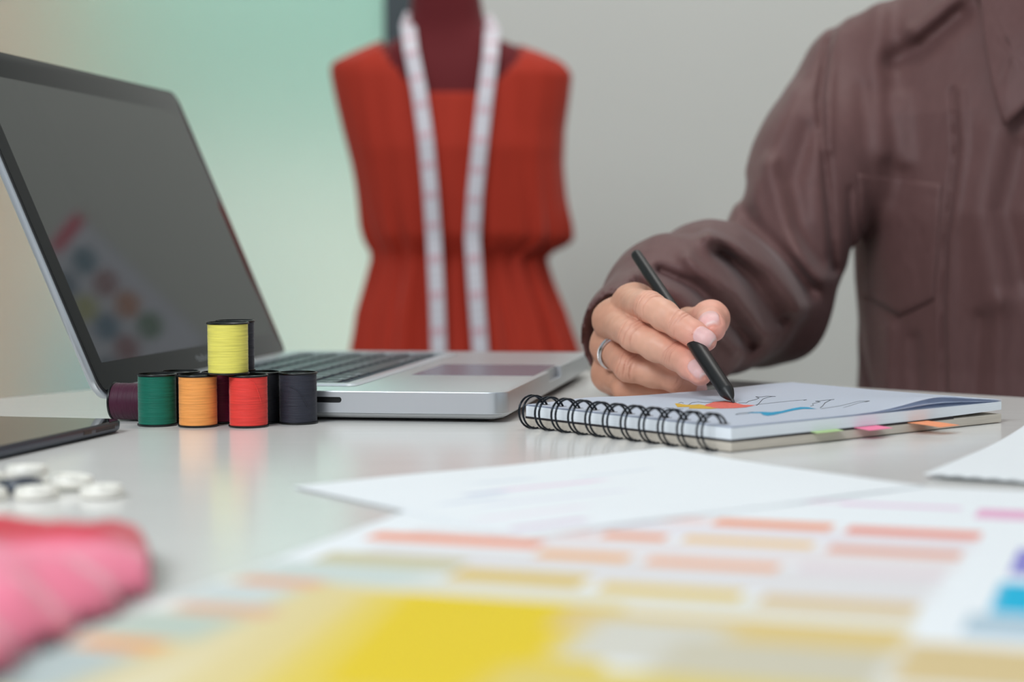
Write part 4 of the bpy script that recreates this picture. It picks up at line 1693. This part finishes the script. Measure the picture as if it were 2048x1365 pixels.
for k in range(len(L) - 1):
    for i in range(N):
        j = (i + 1) % N
        q = (k * N + i, k * N + j, (k + 1) * N + j, (k + 1) * N + i)
        c_ = np.mean([Vd[t_] for t_ in q], 0)
        px_, py_ = project(c_)
        front = c_[1] < DY + 0.01
        # scooped neckline
        if abs(px_ - 905) < 148:
            e = ((px_ - 905) / 148) ** 2
            lim = 186 - 100 * e ** 1.4 if front else 118 - 36 * e
            if py_ < lim:
                continue
        Fd.append(q[::-1])
o = mesh_obj('dress', Vd, Fd, M_dress, smooth=True)
bm = bmesh.new()
bm.from_mesh(o.data)
bmesh.ops.delete(bm, geom=[v for v in bm.verts if not v.link_faces], context='VERTS')
bm.to_mesh(o.data)
bm.free()
so = o.modifiers.new('thickness', 'SOLIDIFY')
so.thickness = 0.0018
tag(o, 'sleeveless rust red dress with gathered waist on the dress form', 'dress')
# gathered waist seam
# tape measure
M_tape = mat('white_tape', (226, 222, 228), 0.55, attr='Col')


def ribbon(name, pts, width_px):
    """tape: pts = (px, py, Y); laid flat facing the camera"""
    V, cols = [], []
    n_ = len(pts)
    for i in range(n_):
        a = np.array(pts[max(0, i - 1)][:2], float)
        b = np.array(pts[min(n_ - 1, i + 1)][:2], float)
        t_ = (b - a) / max(1e-6, np.linalg.norm(b - a))
        nr_ = np.array([-t_[1], t_[0]])
        for s_ in (-1, -0.55, 0.55, 1):
            q = np.array(pts[i][:2]) + nr_ * s_ * width_px / 2
            V.append(at(q[0], q[1], pts[i][2]))
            tick = (i % 2 == 0) and abs(s_) < 1
            num = (i % 10 in (4, 5)) and abs(s_) < 1
            c_ = (214, 168, 178) if num else ((206, 200, 206) if tick else (226, 222, 228))
            cols.append(lin(*c_)[:3])
    Fq = [(i * 4 + k, i * 4 + k + 1, (i + 1) * 4 + k + 1, (i + 1) * 4 + k) for i in range(n_ - 1) for k in range(3)]
    return V, Fq, cols


def curve_pts(ctrl, n_):
    c = np.array(ctrl, float)
    t_ = np.linspace(0, len(c) - 1, n_)
    return [tuple(np.interp(x_, np.arange(len(c)), c[:, k]) for k in range(3)) for x_ in t_]


left = [(826, 28, DY + 0.01), (816, 52, DY - 0.035), (822, 100, DY - 0.072), (838, 180, DY - 0.090), (852, 280, DY - 0.104), (861, 380, DY - 0.106), (868, 480, DY - 0.104),
        (874, 600, DY - 0.112), (878, 720, DY - 0.116), (880, 900, DY - 0.135)]
right = [(968, 34, DY + 0.01), (984, 62, DY - 0.035), (981, 110, DY - 0.072), (971, 190, DY - 0.090), (960, 290, DY - 0.104), (950, 390, DY - 0.106), (945, 480, DY - 0.104),
         (953, 600, DY - 0.112), (962, 720, DY - 0.116), (966, 880, DY - 0.135)]
V1, F1, C1 = ribbon('a', curve_pts(left, 150), 30)
V2, F2, C2 = ribbon('b', curve_pts(right, 150), 31)
back = [(826, 28, DY + 0.01), (850, 20, DY + 0.052), (897, 16, DY + 0.056), (945, 22, DY + 0.052), (968, 34, DY + 0.01)]
V3, C3 = [], []
for (px, py, Yb) in curve_pts(back, 24):
    for dz in (-0.009, -0.004, 0.004, 0.009):
        q = at(px, py, Yb)
        V3.append(q + np.array([0, 0, dz]))
        C3.append(lin(226, 222, 228)[:3])
F3 = [(i * 4 + k, i * 4 + k + 1, (i + 1) * 4 + k + 1, (i + 1) * 4 + k) for i in range(23) for k in range(3)]
n1_, n2_ = len(V1), len(V2)
o = mesh_obj('measuring_tape', V1 + V2 + V3, F1 + [tuple(i + n1_ for i in q) for q in F2] + [tuple(i + n1_ + n2_ for i in q) for q in F3], M_tape, smooth=True)
color_attr(o, np.array(C1 + C2 + C3))
so = o.modifiers.new('thickness', 'SOLIDIFY')
so.thickness = 0.0005
tag(o, 'white measuring tape draped round the neck of the dress form', 'measuring tape')

# ================================================================== PINK CLOTH
M_cloth = mat('pink_red_organza', rough=0.7, attr='Col', sheen=0.4, spec=0.2)
nx, ny = 150, 170
X0, X1, Y0, Y1 = -0.30, -0.085, 0.20, 0.575
gx, gy = np.meshgrid(np.linspace(X0, X1, nx), np.linspace(Y0, Y1, ny))
P2 = np.stack([gx.ravel(), gy.ravel(), 0 * gx.ravel()], 1)


def cloth_edge(x, y):
    """positive inside the heap"""
    far = 0.568 - 0.10 * np.clip((x + 0.128) / 0.03, 0, 3) ** 2 + 0.004 * np.sin(x * 90)
    near_side = np.interp(y, [0.2, 0.40, 0.46, 0.50, 0.52, 0.56], [-0.146, -0.119, -0.111, -0.104, -0.099, -0.103]) + 0.0025 * np.sin(y * 190)
    return np.minimum((far - y), (near_side - x))


ed = cloth_edge(P2[:, 0], P2[:, 1])
rise = np.clip(ed / 0.020, 0, 1)
hgt = 0.0165 * np.sqrt(np.clip(1 - (1 - rise) ** 2, 0, 1))
f1 = vnoise(np.stack([P2[:, 0] * 55 + P2[:, 1] * 25, P2[:, 1] * 38, 0 * P2[:, 0] + 2.2], 1))
f2 = vnoise(np.stack([P2[:, 0] * 130, P2[:, 1] * 90, 0 * P2[:, 0] + 7.7], 1))
z_ = 0.0012 + hgt * (0.85 + 0.28 * f1 + 0.06 * f2) * rise ** 0.1
V = np.stack([P2[:, 0], P2[:, 1], np.maximum(z_, 0.0012)], 1)
Fq = []
keep = ed.reshape(ny, nx) > -0.0005
for j in range(ny - 1):
    for i in range(nx - 1):
        if keep[j, i] and keep[j, i + 1] and keep[j + 1, i] and keep[j + 1, i + 1]:
            Fq.append((j * nx + i, j * nx + i + 1, (j + 1) * nx + i + 1, (j + 1) * nx + i))
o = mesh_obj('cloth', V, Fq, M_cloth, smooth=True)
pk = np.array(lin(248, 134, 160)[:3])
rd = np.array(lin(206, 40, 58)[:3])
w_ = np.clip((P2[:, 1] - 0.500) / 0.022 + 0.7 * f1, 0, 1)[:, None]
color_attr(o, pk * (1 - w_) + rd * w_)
bm = bmesh.new()
bm.from_mesh(o.data)
bmesh.ops.delete(bm, geom=[v for v in bm.verts if not v.link_faces], context='VERTS')
bm.to_mesh(o.data)
bm.free()
so = o.modifiers.new('thickness', 'SOLIDIFY')
so.thickness = 0.0008
tag(o, 'crumpled pink and red cloth at the lower left of the frame', 'cloth')

# ================================================================== POSTER on the back wall (seen in the laptop screen)
def poster_col(S_, T_):
    S_, T_ = S_, T_
    c = np.tile(np.array(lin(226, 226, 238)[:3]), (len(S_), 1))
    m_ = (T_ > 0.006) & (T_ < 0.034) & (S_ < 0.090)
    c[m_] = lin(236, 10, 84)[:3]
    spots = [(0.061, 0.081, (30, 110, 140)), (0.064, 0.143, (170, 90, 95)), (0.064, 0.204, (214, 120, 50)), (0.063, 0.266, (60, 120, 60)),
             (0.131, 0.081, (40, 90, 130)), (0.134, 0.143, (205, 200, 90)), (0.131, 0.200, (20, 110, 150)), (0.134, 0.258, (170, 70, 80)),
             (0.198, 0.143, (120, 60, 130)), (0.198, 0.258, (20, 80, 120))]
    for a, b, colr in spots:
        r_ = np.hypot(S_ - a, T_ - b)
        th_ = np.arctan2(T_ - b, S_ - a)
        m_ = (r_ < 0.026) & (r_ > 0.007)
        sh = 0.75 + 0.5 * (np.floor((th_ + np.pi) / (np.pi / 4)) % 2) * 0.6
        c[m_] = (np.array(lin(*colr)[:3])[None, :] * sh[:, None])[m_]
    return c


S0, T0 = 0.745, 0.870
nS, nT = 84, 124
V = [(S0 + 0.255 * i / nS, WY - 0.004 + 0.0, T0 - 0.372 * j / nT) for j in range(nT + 1) for i in range(nS + 1)]
Fq = [(j * (nS + 1) + i, (j + 1) * (nS + 1) + i, (j + 1) * (nS + 1) + i + 1, j * (nS + 1) + i + 1) for j in range(nT) for i in range(nS)]
o = mesh_obj('poster', V, Fq, M_print)
cen = np.array([[V[i] for i in q] for q in Fq]).mean(1)
face_color_attr(o, poster_col(cen[:, 0] - S0, T0 - cen[:, 2]))
so = o.modifiers.new('thickness', 'SOLIDIFY')
so.thickness = 0.001
so.offset = 0
tag(o, 'colour-wheel poster with a pink bar on the back wall, mirrored in the screen', 'poster')
